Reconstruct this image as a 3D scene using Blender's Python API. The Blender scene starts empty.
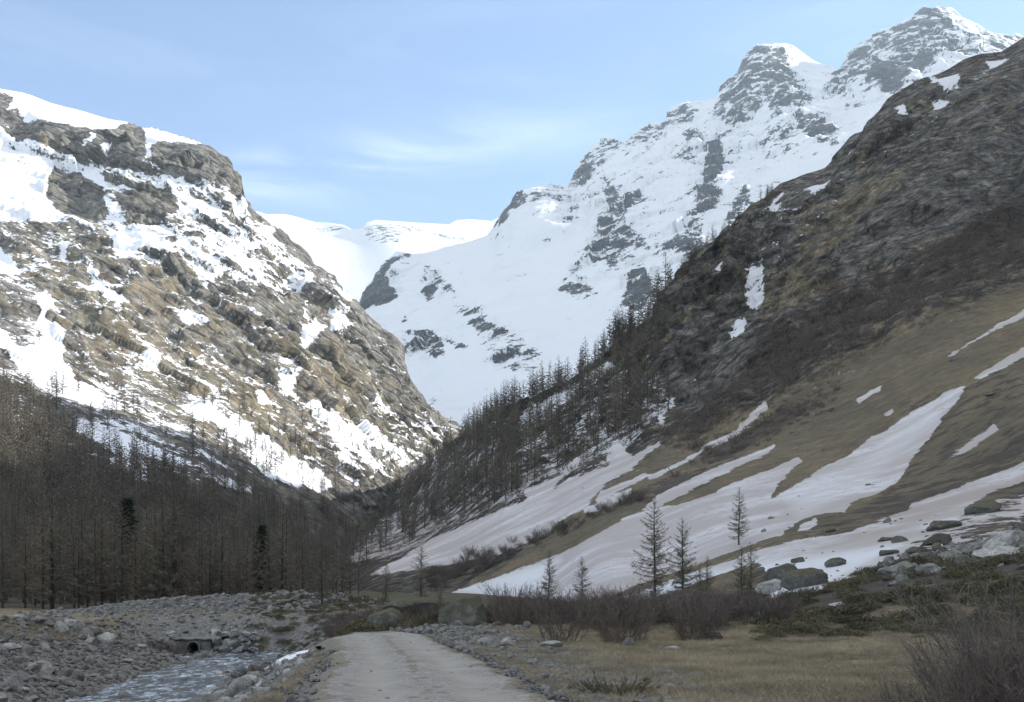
import bpy, math, random
import numpy as np

# ------------------------------------------------------------------ camera, sky, sun
SC = bpy.context.scene
FPX, CX, HY, EYE = 900.0, 512.0, 600.0, 1.6      # focal length in pixels, image centre, horizon row, eye height
cam = bpy.data.cameras.new("camera"); cam_ob = bpy.data.objects.new("camera", cam)
SC.collection.objects.link(cam_ob)
cam_ob.location = (0, 0, EYE); cam_ob.rotation_euler = (math.radians(90), 0, 0)
cam.sensor_width = 36.0; cam.lens = 36.0 * FPX / 1024.0
cam.shift_y = (HY - 351.0) / 1024.0
cam.clip_start = 0.1; cam.clip_end = 60000
SC.camera = cam_ob

SUN_EL, SUN_AZ = math.radians(28.0), math.radians(71.0)   # azimuth clockwise from the view direction
world = bpy.data.worlds.new("World"); SC.world = world; world.use_nodes = True
wn, wl = world.node_tree.nodes, world.node_tree.links
wn.clear()
w_out = wn.new("ShaderNodeOutputWorld"); w_bg = wn.new("ShaderNodeBackground")
sky = wn.new("ShaderNodeTexSky"); sky.sky_type = 'NISHITA'; sky.sun_disc = False
sky.sun_elevation = SUN_EL; sky.sun_rotation = SUN_AZ; sky.altitude = 1800; sky.air_density = 1.0; sky.dust_density = 0.5; sky.ozone_density = 1.0
w_bg.inputs["Strength"].default_value = 0.15
# thin wisps of cirrus, by direction
w_tc = wn.new("ShaderNodeTexCoord"); w_sep = wn.new("ShaderNodeSeparateXYZ")
wl.new(w_tc.outputs["Generated"], w_sep.inputs[0])
w_map = wn.new("ShaderNodeMapping"); w_map.inputs["Rotation"].default_value = (0, math.radians(9), 0); w_map.inputs["Scale"].default_value = (3.0, 3.0, 14.0)
wl.new(w_tc.outputs["Generated"], w_map.inputs[0])
w_n = wn.new("ShaderNodeTexNoise"); w_n.inputs["Scale"].default_value = 1.6; w_n.inputs["Detail"].default_value = 7; w_n.inputs["Roughness"].default_value = 0.55
w_n.inputs["Distortion"].default_value = 0.7
wl.new(w_map.outputs[0], w_n.inputs["Vector"])
def w_math(op, a_, b_=0.0):
    o = wn.new("ShaderNodeMath"); o.operation = op
    for i_, v_ in ((0, a_), (1, b_)):
        if isinstance(v_, (int, float)): o.inputs[i_].default_value = v_
        else: wl.new(v_, o.inputs[i_])
    return o.outputs[0]
def w_range(x_, lo, hi, a_, b_):
    o = wn.new("ShaderNodeMapRange"); o.interpolation_type = 'SMOOTHSTEP'; wl.new(x_, o.inputs[0])
    for i_, v_ in zip((1, 2, 3, 4), (lo, hi, a_, b_)): o.inputs[i_].default_value = v_
    return o.outputs[0]
w_y = w_math('MAXIMUM', w_sep.outputs[1], 0.05)
w_u = w_math('DIVIDE', w_sep.outputs[0], w_y); w_v = w_math('DIVIDE', w_sep.outputs[2], w_y)
def w_gauss(x_, c_, s_):
    d_ = w_math('DIVIDE', w_math('SUBTRACT', x_, c_), s_); return w_math('POWER', 2.718, w_math('MULTIPLY', w_math('MULTIPLY', d_, d_), -1.0))
w_lift = w_math('SUBTRACT', w_v, w_math('MULTIPLY', w_math('ADD', w_u, 0.2), 0.16))
w_band = w_math('MULTIPLY', w_gauss(w_lift, 0.478, 0.036), w_gauss(w_u, -0.17, 0.26))
w_wisp = w_math('MULTIPLY', w_band, w_range(w_n.outputs["Fac"], 0.34, 0.72, 0.0, 0.34))
w_veil = w_range(w_n.outputs["Fac"], 0.42, 0.78, 0.0, 0.05)
w_mix = wn.new("ShaderNodeMixRGB"); w_mix.inputs[2].default_value = (6.2, 6.6, 7.0, 1)
wl.new(w_math('MAXIMUM', w_wisp, w_veil), w_mix.inputs[0]); wl.new(sky.outputs[0], w_mix.inputs[1])
# unseen white cloud bank, added overhead and behind to brighten the shaded valley
w_fill_cloud = wn.new("ShaderNodeMixRGB"); w_fill_cloud.inputs[2].default_value = (4.6, 4.55, 4.5, 1)
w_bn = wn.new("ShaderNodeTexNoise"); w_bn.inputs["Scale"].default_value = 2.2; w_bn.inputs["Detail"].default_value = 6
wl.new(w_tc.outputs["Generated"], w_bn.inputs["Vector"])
wl.new(w_math('MULTIPLY', w_math('MULTIPLY', w_range(w_v, 0.74, 1.25, 0.0, 1.0), w_range(w_sep.outputs[2], 0.30, 0.75, 0.12, 1.0)), w_range(w_bn.outputs["Fac"], 0.30, 0.60, 0.45, 0.95)), w_fill_cloud.inputs[0])
wl.new(w_mix.outputs[0], w_fill_cloud.inputs[1])
wl.new(w_fill_cloud.outputs[0], w_bg.inputs[0]); wl.new(w_bg.outputs[0], w_out.inputs[0])

sun = bpy.data.lights.new("sun", 'SUN'); sun.energy = 4.5; sun.angle = math.radians(0.5); sun.color = (1.0, 0.95, 0.87)
sun_ob = bpy.data.objects.new("sun", sun); SC.collection.objects.link(sun_ob)
SUN_DIR = (math.cos(SUN_EL) * math.sin(SUN_AZ), math.cos(SUN_EL) * math.cos(SUN_AZ), math.sin(SUN_EL))
from mathutils import Vector
sun_ob.rotation_euler = Vector(SUN_DIR).to_track_quat('Z', 'Y').to_euler()
sun_ob.location = (300, -50, 300)
SC.view_settings.view_transform = 'Standard'; SC.view_settings.look = 'None'
SC.view_settings.exposure = 0.9; SC.view_settings.gamma = 1.0
SC.cycles.use_denoising = True
SC.cycles.max_bounces = 6; SC.cycles.diffuse_bounces = 3; SC.cycles.volume_bounces = 1; SC.cycles.transparent_max_bounces = 8

# ------------------------------------------------------------------ helpers: noise, meshes, tags
rng = np.random.default_rng(7)
random.seed(7)
_perm = np.random.default_rng(11).integers(0, 2**31, 4096).astype(np.int64)

def hash3(ix, iy, iz, seed=0):
    h = _perm[(ix + seed * 131) & 4095]
    h = _perm[(h + iy) & 4095]
    return _perm[(h + iz) & 4095]

def perlin(p, seed=0):
    """gradient noise, about -1..1, for an (n,3) array"""
    f = np.floor(p); i = f.astype(np.int64); f = p - f
    u = f * f * f * (f * (f * 6 - 15) + 10)
    out = 0.0
    for dx in (0, 1):
        wx = u[:, 0] if dx else 1 - u[:, 0]
        for dy in (0, 1):
            wy = u[:, 1] if dy else 1 - u[:, 1]
            for dz in (0, 1):
                wz = u[:, 2] if dz else 1 - u[:, 2]
                h = hash3(i[:, 0] + dx, i[:, 1] + dy, i[:, 2] + dz, seed)
                a = (h & 1023) / 1023.0 * 2 * np.pi; cz = ((h >> 10) & 1023) / 511.5 - 1
                s = np.sqrt(np.maximum(0, 1 - cz * cz))
                g = (np.cos(a) * s) * (f[:, 0] - dx) + (np.sin(a) * s) * (f[:, 1] - dy) + cz * (f[:, 2] - dz)
                out = out + g * wx * wy * wz
    return out * 1.4

def fbm(p, octv=5, gain=0.5, seed=0):
    a, s, t = 1.0, 0.0, 0.0
    for k in range(octv):
        s = s + a * perlin(p * 2.03 ** k + k * 17.3, seed + k); t += a; a *= gain
    return s / t

def ridged(p, octv=5, gain=0.5, seed=0):
    a, s, t = 1.0, 0.0, 0.0
    for k in range(octv):
        s = s + a * (1 - np.abs(perlin(p * 2.03 ** k + k * 9.1, seed + k)) * 2); t += a; a *= gain
    return s / t

def facets(p, seed=0):
    """blocky rock: each Voronoi cell is a tilted plane of its own, about -1..1"""
    i = np.floor(p).astype(np.int64)
    best = np.full(len(p), 9e9); val = np.zeros(len(p))
    for dx in (-1, 0, 1):
        for dy in (-1, 0, 1):
            for dz in (-1, 0, 1):
                c = i + np.array([dx, dy, dz])
                h = hash3(c[:, 0], c[:, 1], c[:, 2], seed)
                o = np.stack([(h & 255) / 255.0, ((h >> 8) & 255) / 255.0, ((h >> 16) & 255) / 255.0], 1)
                d = p - (c + o)
                dd = (d * d).sum(1)
                h2 = hash3(c[:, 0], c[:, 1], c[:, 2], seed + 5)
                t = np.stack([(h2 & 255) / 127.5 - 1, ((h2 >> 8) & 255) / 127.5 - 1, ((h2 >> 16) & 255) / 127.5 - 1], 1)
                v = ((h2 >> 4) & 255) / 127.5 - 1 + (t * d).sum(1) * 1.2
                m = dd < best
                best = np.where(m, dd, best); val = np.where(m, v, val)
    return val * 0.6

def smooth(a, b, x):
    t = np.clip((x - a) / (b - a), 0, 1); return t * t * (3 - 2 * t)

def mesh_from(name, verts, faces, mats=(), smooth_shade=True, mat_idx=None):
    """faces: (n,3) or (n,4) int array, or a list of such arrays"""
    if not isinstance(faces, list): faces = [faces]
    me = bpy.data.meshes.new(name)
    verts = np.asarray(verts, dtype=np.float32)
    me.vertices.add(len(verts)); me.vertices.foreach_set("co", verts.ravel())
    loops = np.concatenate([f.ravel() for f in faces]).astype(np.int32)
    sizes = np.concatenate([np.full(len(f), f.shape[1]) for f in faces]).astype(np.int32)
    starts = np.concatenate([[0], np.cumsum(sizes)[:-1]]).astype(np.int32)
    me.loops.add(len(loops)); me.loops.foreach_set("vertex_index", loops)
    me.polygons.add(len(sizes)); me.polygons.foreach_set("loop_start", starts); me.polygons.foreach_set("loop_total", sizes)
    if smooth_shade: me.polygons.foreach_set("use_smooth", np.ones(len(sizes), dtype=bool))
    if mat_idx is not None: me.polygons.foreach_set("material_index", np.asarray(mat_idx, dtype=np.int32))
    me.update(calc_edges=True)
    for m in mats: me.materials.append(m)
    return me

def link(name, me, parent=None):
    o = bpy.data.objects.new(name, me); SC.collection.objects.link(o)
    if parent is not None: o.parent = parent
    return o

def empty(name, loc=(0, 0, 0), rz=0.0, s=1.0):
    o = bpy.data.objects.new(name, None); SC.collection.objects.link(o)
    o.location = loc; o.rotation_euler = (0, 0, rz); o.scale = (s, s, s); o.empty_display_size = 0.2
    return o

def tag(o, label=None, cat=None, group=None, kind=None):
    if label: o["label"] = label
    if cat: o["category"] = cat
    if group: o["group"] = group
    if kind: o["kind"] = kind
    return o

def at(px, py, Y):
    """the point at distance Y ahead of the camera that shows at pixel px, py"""
    return np.array([(px - CX) / FPX * Y, Y, EYE + (HY - py) / FPX * Y])

def tps(ctrl):
    """thin-plate spline of log distance through (px, py, Y) control points"""
    c = np.array(ctrl, dtype=float); n = len(c); xy = c[:, :2] / 100.0
    def U(r2): return np.where(r2 > 1e-12, r2 * np.log(np.maximum(r2, 1e-12)), 0.0)
    K = U(((xy[:, None] - xy[None]) ** 2).sum(2)) + np.eye(n) * 0.02
    P = np.concatenate([np.ones((n, 1)), xy], 1)
    A = np.block([[K, P], [P.T, np.zeros((3, 3))]])
    w = np.linalg.solve(A, np.concatenate([np.log(c[:, 2]), np.zeros(3)]))
    def f(px, py):
        q = np.stack([px.ravel(), py.ravel()], 1) / 100.0
        r = np.zeros(len(q))
        for k in range(n): r += w[k] * U(((q - xy[k]) ** 2).sum(1))
        r += w[n] + q @ w[n + 1:]
        return np.exp(r).reshape(px.shape)
    return f

def poly_sd(px, py, poly):
    """signed distance to a polygon, positive inside"""
    P = np.array(poly, dtype=float); Q = np.roll(P, -1, 0)
    d = np.full(px.shape, 1e9); ins = np.zeros(px.shape, dtype=bool)
    for (ax, ay), (bx, by) in zip(P, Q):
        ex, ey = bx - ax, by - ay; L = ex * ex + ey * ey + 1e-9
        t = np.clip(((px - ax) * ex + (py - ay) * ey) / L, 0, 1)
        d = np.minimum(d, (px - ax - t * ex) ** 2 + (py - ay - t * ey) ** 2)
        if ay != by:
            c = ((ay > py) != (by > py)) & (px < (bx - ax) * (py - ay) / (by - ay + 1e-12) + ax)
            ins ^= c
    return np.where(ins, 1, -1) * np.sqrt(d)

def paint(base, px, py, regions, feather=5.0):
    """regions: (value, polygon[, feather]) laid one over the other"""
    out = base.copy(); sh = out.shape
    fx, fy, fo = px.ravel(), py.ravel(), out.ravel()
    for r in regions:
        v, poly = r[0], r[1]; fe = r[2] if len(r) > 2 else feather
        P = np.array(poly, dtype=float)
        m = np.nonzero((fx > P[:, 0].min() - fe) & (fx < P[:, 0].max() + fe) & (fy > P[:, 1].min() - fe) & (fy < P[:, 1].max() + fe))[0]
        if len(m) == 0: continue
        w = smooth(-fe * 0.6, fe * 0.6, poly_sd(fx[m], fy[m], poly))
        fo[m] = fo[m] * (1 - w) + v * w
    return fo.reshape(sh)

def blur(a, r):
    for _ in range(2):
        for ax in (0, 1):
            p = np.concatenate([np.repeat(np.take(a, [0], ax), r + 1, ax), a, np.repeat(np.take(a, [-1], ax), r, ax)], ax)
            c = np.cumsum(p, ax); n = a.shape[ax]
            a = (np.take(c, np.arange(2 * r + 1, 2 * r + 1 + n), ax) - np.take(c, np.arange(0, n), ax)) / (2 * r + 1)
    return a

class Relief:
    """one landform: a surface from its foot to its crest and down the far side"""
    def __init__(s, name, x0, x1, step, bottom, crest, ctrl, disp, back, paintf, mat, rowstep=None, smooth_shade=False, soften=1.0):
        nc = int((x1 - x0) / step) + 1
        xs = np.linspace(x0, x1, nc)
        bot = np.interp(xs, *np.array(bottom, dtype=float).T); top = np.interp(xs, *np.array(crest, dtype=float).T)
        nr = int((bot - top).max() / (rowstep or step)) + 1
        t = np.linspace(0, 1, nr)[:, None]
        kw = max(3, int(26 / step)); tops = np.convolve(np.pad(top, kw, 'edge'), np.ones(2 * kw + 1) / (2 * kw + 1), 'valid')
        px = np.broadcast_to(xs, (nr, nc)).copy(); py = bot + (tops - bot) * t + (top - tops) * t ** 5
        # warp the interior paint a little so that traced edges get natural irregularity
        Y = tps(ctrl)(px, py)
        P = np.stack([(px - CX) / FPX * Y, Y, EYE + (HY - py) / FPX * Y], 2)
        cov = paintf(px, py, P)
        N = s.normals(P)
        soft = np.stack([blur(np.clip(cov[:, :, c], -.3, 1.1), 7) for c in range(4)], 2)
        d = disp(P.reshape(-1, 3), px.ravel(), py.ravel(), soft.reshape(-1, 4)).reshape(nr, nc)
        dv = np.linalg.norm(np.gradient(P, axis=0), axis=2) / (Y * np.abs(np.gradient(py, axis=0)) / FPX + 1e-6)   # how obliquely the slope is seen
        ob = blur(smooth(2.2, 4.5, dv), 6) * soften; d = d * (1 - ob) + blur(d, 4) * ob      # no fins where the slope runs away from view
        d = d * blur(np.clip((4.4 / dv) ** (1 + soften), .03, 1.0), 8)
        fade = 0.35 + 0.65 * smooth(0, 45, (bot - tops) * (1 - t))
        P = P + N * (d * fade)[:, :, None]
        rows = [P]
        cr = P[-1]
        nb = 12
        ray = cr.copy(); ray[:, 2] = 0; ray /= np.linalg.norm(ray, axis=1, keepdims=True)
        for k in range(1, nb + 1):
            q = (k / nb) ** 1.4
            b = cr + ray * (back[0] * q) + np.array([0, 0, -back[1]]) * q
            b[:, 2] += fbm(b / (back[0] * 0.3), 4, 0.5, 3) * back[1] * 0.08 * min(1, k / 4)
            rows.append(b[None])
        V = np.concatenate(rows, 0); R = V.shape[0]
        covb = np.repeat(cov[-1:], nb, 0); cov_all = np.concatenate([cov, covb], 0)
        idx = np.arange(R * nc).reshape(R, nc)
        f = np.stack([idx[:-1, :-1], idx[:-1, 1:], idx[1:, 1:], idx[1:, :-1]], 2).reshape(-1, 4)
        me = mesh_from(name, V.reshape(-1, 3), f, [mat], smooth_shade)
        a = me.attributes.new("cov", 'FLOAT_COLOR', 'POINT'); a.data.foreach_set("color", cov_all.reshape(-1, 4).astype(np.float32).ravel())
        s.ob = link(name, me)
        s.P, s.px, s.py, s.xs, s.bot, s.top, s.nr, s.nc, s.cov = P, px, py, xs, bot, top, nr, nc, cov
    @staticmethod
    def normals(P):
        du = np.gradient(P, axis=1); dv = np.gradient(P, axis=0)
        n = np.cross(du, dv); n /= np.linalg.norm(n, axis=2, keepdims=True) + 1e-9
        return n * np.where((n * P).sum(2) > 0, -1, 1)[:, :, None]
    def cell(s, px, py):
        c = float(np.clip((px - s.xs[0]) / (s.xs[-1] - s.xs[0]) * (s.nc - 1), 0, s.nc - 1.001))
        r = float(np.interp(-py, -s.py[:, int(c)], np.arange(s.nr)))
        return c, min(r, s.nr - 1.001)
    def point(s, px, py):
        c, r = s.cell(px, py); c0, r0 = int(c), int(r); fc, fr = c - c0, r - r0
        a = s.P[r0, c0] * (1 - fc) + s.P[r0, c0 + 1] * fc; b = s.P[r0 + 1, c0] * (1 - fc) + s.P[r0 + 1, c0 + 1] * fc
        return a * (1 - fr) + b * fr
    def value(s, px, py, ch):
        c, r = s.cell(px, py); return s.cov[int(r), int(c), ch]

# ------------------------------------------------------------------ materials
class NT:
    def __init__(s, name):
        s.m = bpy.data.materials.new(name); s.m.use_nodes = True
        s.n, s.l = s.m.node_tree.nodes, s.m.node_tree.links
        s.bsdf = s.n["Principled BSDF"]; s.bsdf.inputs["Specular IOR Level"].default_value = 0.25
    def new(s, t, **kw):
        o = s.n.new(t)
        for k, v in kw.items(): setattr(o, k, v)
        return o
    def set(s, sock, v):
        if hasattr(v, "links") or isinstance(v, bpy.types.NodeSocket): s.l.new(v, sock)
        elif isinstance(v, tuple) and len(v) == 3 and sock.type == 'RGBA': sock.default_value = (*v, 1)
        else: sock.default_value = v
    def noise(s, vec, scale, detail=6, rough=0.55, dist=0.0):
        o = s.new("ShaderNodeTexNoise"); s.set(o.inputs["Vector"], vec)
        o.inputs["Scale"].default_value = scale; o.inputs["Detail"].default_value = detail; o.inputs["Roughness"].default_value = rough; o.inputs["Distortion"].default_value = dist
        return o.outputs["Fac"]
    def voro(s, vec, scale, feature='F1', out="Distance", rand=1.0):
        o = s.new("ShaderNodeTexVoronoi", feature=feature); s.set(o.inputs["Vector"], vec)
        o.inputs["Scale"].default_value = scale; o.inputs["Randomness"].default_value = rand
        return o.outputs[out]
    def math(s, op, a, b=0.0, c=0.0):
        o = s.new("ShaderNodeMath", operation=op); s.set(o.inputs[0], a); s.set(o.inputs[1], b)
        if op in ('MULTIPLY_ADD',): s.set(o.inputs[2], c)
        return o.outputs[0]
    def rng(s, x, a, b, lo=0.0, hi=1.0, interp='SMOOTHSTEP'):
        o = s.new("ShaderNodeMapRange", interpolation_type=interp); s.set(o.inputs[0], x)
        for i, v in zip((1, 2, 3, 4), (a, b, lo, hi)): s.set(o.inputs[i], v)
        return o.outputs[0]
    def mix(s, f, a, b):
        o = s.new("ShaderNodeMixRGB"); s.set(o.inputs[0], f); s.set(o.inputs[1], a); s.set(o.inputs[2], b)
        return o.outputs[0]
    def mapped(s, vec, scale=(1, 1, 1), rot=(0, 0, 0)):
        if any(rot):
            q = s.new("ShaderNodeMapping"); s.set(q.inputs[0], vec); q.inputs["Rotation"].default_value = rot; vec = q.outputs[0]
        o = s.new("ShaderNodeMapping"); s.set(o.inputs[0], vec); o.inputs["Scale"].default_value = scale
        return o.outputs[0]
    def bump(s, h, dist, strength=1.0, normal=None):
        o = s.new("ShaderNodeBump"); s.set(o.inputs["Height"], h); o.inputs["Distance"].default_value = dist; s.set(o.inputs["Strength"], strength)
        if normal is not None: s.l.new(normal, o.inputs["Normal"])
        return o.outputs[0]
    def pos(s): return s.new("ShaderNodeNewGeometry").outputs["Position"]

SNOW = (0.80, 0.82, 0.86)

def terrain_mat(name, rock_a, rock_b, grass_a, grass_b, shrub, size, rot=(0, 0, 0), stretch=(1, 1, 1), dirt=(0.36, 0.305, 0.275), bump_k=1.0, snow_amp=3.2, slope_k=1.0, lichen=(0.2, 0.19, 0.1), snow=SNOW, crack_k=0.6, mott=0.5, fine_w=0.44):
    """size: the wavelength in metres of the middle-sized pattern"""
    t = NT(name); P = t.pos(); k = 1.0 / size
    cov = t.new("ShaderNodeAttribute", attribute_name="cov"); sep = t.new("ShaderNodeSeparateColor"); t.l.new(cov.outputs["Color"], sep.inputs[0])
    S = t.mapped(P, stretch, rot)
    big = t.noise(S, k * 0.35, 3, 0.5)
    mid = t.noise(S, k * 1.1, 9, 0.72)
    fine = t.noise(P, k * 6, 6, 0.68)
    n = t.math('ADD', t.math('MULTIPLY', mid, 1.0 - fine_w), t.math('MULTIPLY', fine, fine_w))
    nz = t.new("ShaderNodeSeparateXYZ"); t.l.new(t.new("ShaderNodeNewGeometry").outputs["Normal"], nz.inputs[0])
    sv = t.math('ADD', sep.outputs[0], t.math('MULTIPLY', t.math('SUBTRACT', n, 0.5), snow_amp))
    sv = t.math('ADD', sv, t.rng(nz.outputs[2], 0.25, 0.9, -.30 * slope_k, .16 * slope_k, 'LINEAR'))
    sn = t.rng(sv, 0.46, 0.54)
    g0 = t.noise(S, k * 1.3, 7, 0.65); g1 = t.noise(P, k * 9, 4, 0.6)
    gr = t.rng(t.math('ADD', sep.outputs[1], t.math('MULTIPLY', t.math('SUBTRACT', g0, 0.5), 2.6)), 0.45, 0.57)
    sh0 = t.noise(P, k * 2.2, 7, 0.7)
    sh = t.rng(t.math('ADD', sep.outputs[2], t.math('MULTIPLY', t.math('SUBTRACT', sh0, 0.5), 2.8)), 0.45, 0.57)
    rk = t.mix(t.rng(t.noise(S, k * 0.9, 6, 0.7), 0.36, 0.62), rock_a, rock_b)
    rk = t.mix(t.rng(t.noise(P, k * 3.1, 5, 0.65), 0.52, 0.68, 0, 0.6), rk, lichen)
    crack = t.voro(t.mix(0.12, S, t.new("ShaderNodeTexNoise").outputs["Color"]), k * 1.1, 'DISTANCE_TO_EDGE')
    rk = t.mix(t.rng(fine, 0.35, 0.65, 0.0, 0.45), rk, t.mix(0.55, rk, (0.02, 0.02, 0.022)))
    rk = t.mix(t.rng(t.math('ADD', crack, t.math('MULTIPLY', fine, .05)), 0.025, 0.075, crack_k, 0.0), rk, (.018, .018, .02))
    grs = t.mix(t.rng(big, 0.4, 0.62), grass_a, grass_b)
    grs = t.mix(t.rng(g1, 0.4, 0.66, 0, 0.6), grs, t.mix(0.6, grs, shrub))
    shb = t.mix(t.rng(g1, 0.4, 0.62, 0, 0.5), shrub, t.mix(0.35, shrub, grass_a))
    col = t.mix(gr, rk, grs); col = t.mix(sh, col, shb)
    dn = t.noise(t.mapped(P, (.16, .6, 1.0), rot), k * 1.6, 7, 0.66)
    sn_col = t.mix(t.math('MULTIPLY', cov.outputs["Alpha"], t.math('MAXIMUM', t.rng(dn, 0.33, 0.57, .35, 1.0), t.rng(fine, 0.5, 0.6, 0, 1.0))), snow, dirt)
    ground = col
    m0 = t.rng(t.noise(S, k * 3.4, 8, 0.74), .34, .66, 1.0 - .85 * mott, 1.0 + .75 * mott, 'LINEAR')
    m1 = t.rng(t.noise(P, k * 1.2, 6, 0.7), .36, .64, 1.0 - .5 * mott, 1.0 + .4 * mott, 'LINEAR')
    hs = t.new("ShaderNodeHueSaturation"); t.l.new(ground, hs.inputs["Color"]); soft = t.math('MULTIPLY', gr, t.math('MULTIPLY', t.rng(sep.outputs[1], .6, .9), .7)); t.set(hs.inputs["Value"], t.math('ADD', t.math('MULTIPLY', t.math('MULTIPLY', m0, m1), t.math('SUBTRACT', 1.0, soft)), soft))
    col = t.mix(sn, hs.outputs[0], sn_col)
    t.set(t.bsdf.inputs["Base Color"], col)
    t.set(t.bsdf.inputs["Roughness"], t.rng(sn, 0, 1, 0.9, 0.6))
    rockness = t.math('SUBTRACT', 1.0, t.math('MAXIMUM', sn, t.math('MULTIPLY', gr, 0.45)))
    h = t.math('ADD', t.math('MULTIPLY', t.noise(S, k * 1.6, 9, 0.72), 1.0), t.math('MULTIPLY', t.rng(crack, 0.0, 0.14), 0.25))
    h = t.math('ADD', h, t.math('MULTIPLY', t.rng(sn, 0, 1), 0.04))
    t.set(t.bsdf.inputs["Normal"], t.bump(h, size * 0.8 * bump_k, t.math('MULTIPLY_ADD', rockness, 0.9, 0.10)))
    return t.m
# ------------------------------------------------------------------ landforms
def rgba(s, g, b, d): return np.stack([s, g, b, d], 2)

def wob(px, py, P, sc, amp, seed):
    """shift of the traced edges, made of noise that lives on the slope"""
    q = P.reshape(-1, 3) / sc; q2 = q * 5.3
    f = lambda o, k: (fbm(q + o, 5, 0.68, seed + k) * amp * 1.3 + fbm(q2 + o, 3, 0.65, seed + k + 3) * amp * .6).reshape(px.shape)
    return px + f(0, 0), py + f(31.7, 9)

# ---- the left mountain
D_CREST = [(-140,60),(-60,82),(0,93),(8,95),(28,98),(50,105),(83,113),(108,119),(120,121),(128,122.5),(133,124),(137,127),(144,131),(150,130.5),(173,137.5),(193,141),(203,146),(209,147),(215,151),(225,158),(231,167),(236,175),(242,182),(241,192),(244,201),(250,210),(256,215),(262,219),(271,227),(280,233),(291,244),(303,254),(313.5,267.5),(322,272),(331,280),(340,289),(348.5,295),(363.5,312.5),(372,322),(381,330),(396,340),(401,350),(402,362),(408.5,380),(418.5,395),(426,405),(441,416),(456,424),(480,440),(540,470)]
D_CTRL = [(-140,603,130),(-60,603,150),(0,603,180),(150,603,240),(250,600,330),(320,590,430),(400,560,700),(480,520,1000),(540,500,1150),
 (0,520,270),(0,430,420),(100,500,340),(200,500,440),(300,500,620),(380,480,800),(0,330,600),(100,400,560),(200,400,660),(300,400,790),(400,430,960),(440,430,1080),
 (0,220,820),(100,250,810),(200,270,850),(300,310,930),(-140,300,620),(-140,450,360),
 (60,168,975),(100,178,970),(60,128,1010),(100,136,1005),(150,175,960),(200,200,950),(240,215,985),(200,152,1000),
 (-140,60,1140),(0,93,1120),(60,108,1110),(128,122,1080),(193,141,1070),(242,190,1030),(291,244,1040),(348,295,1050),(402,360,1060),(456,424,1150),(540,470,1250)]
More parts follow.
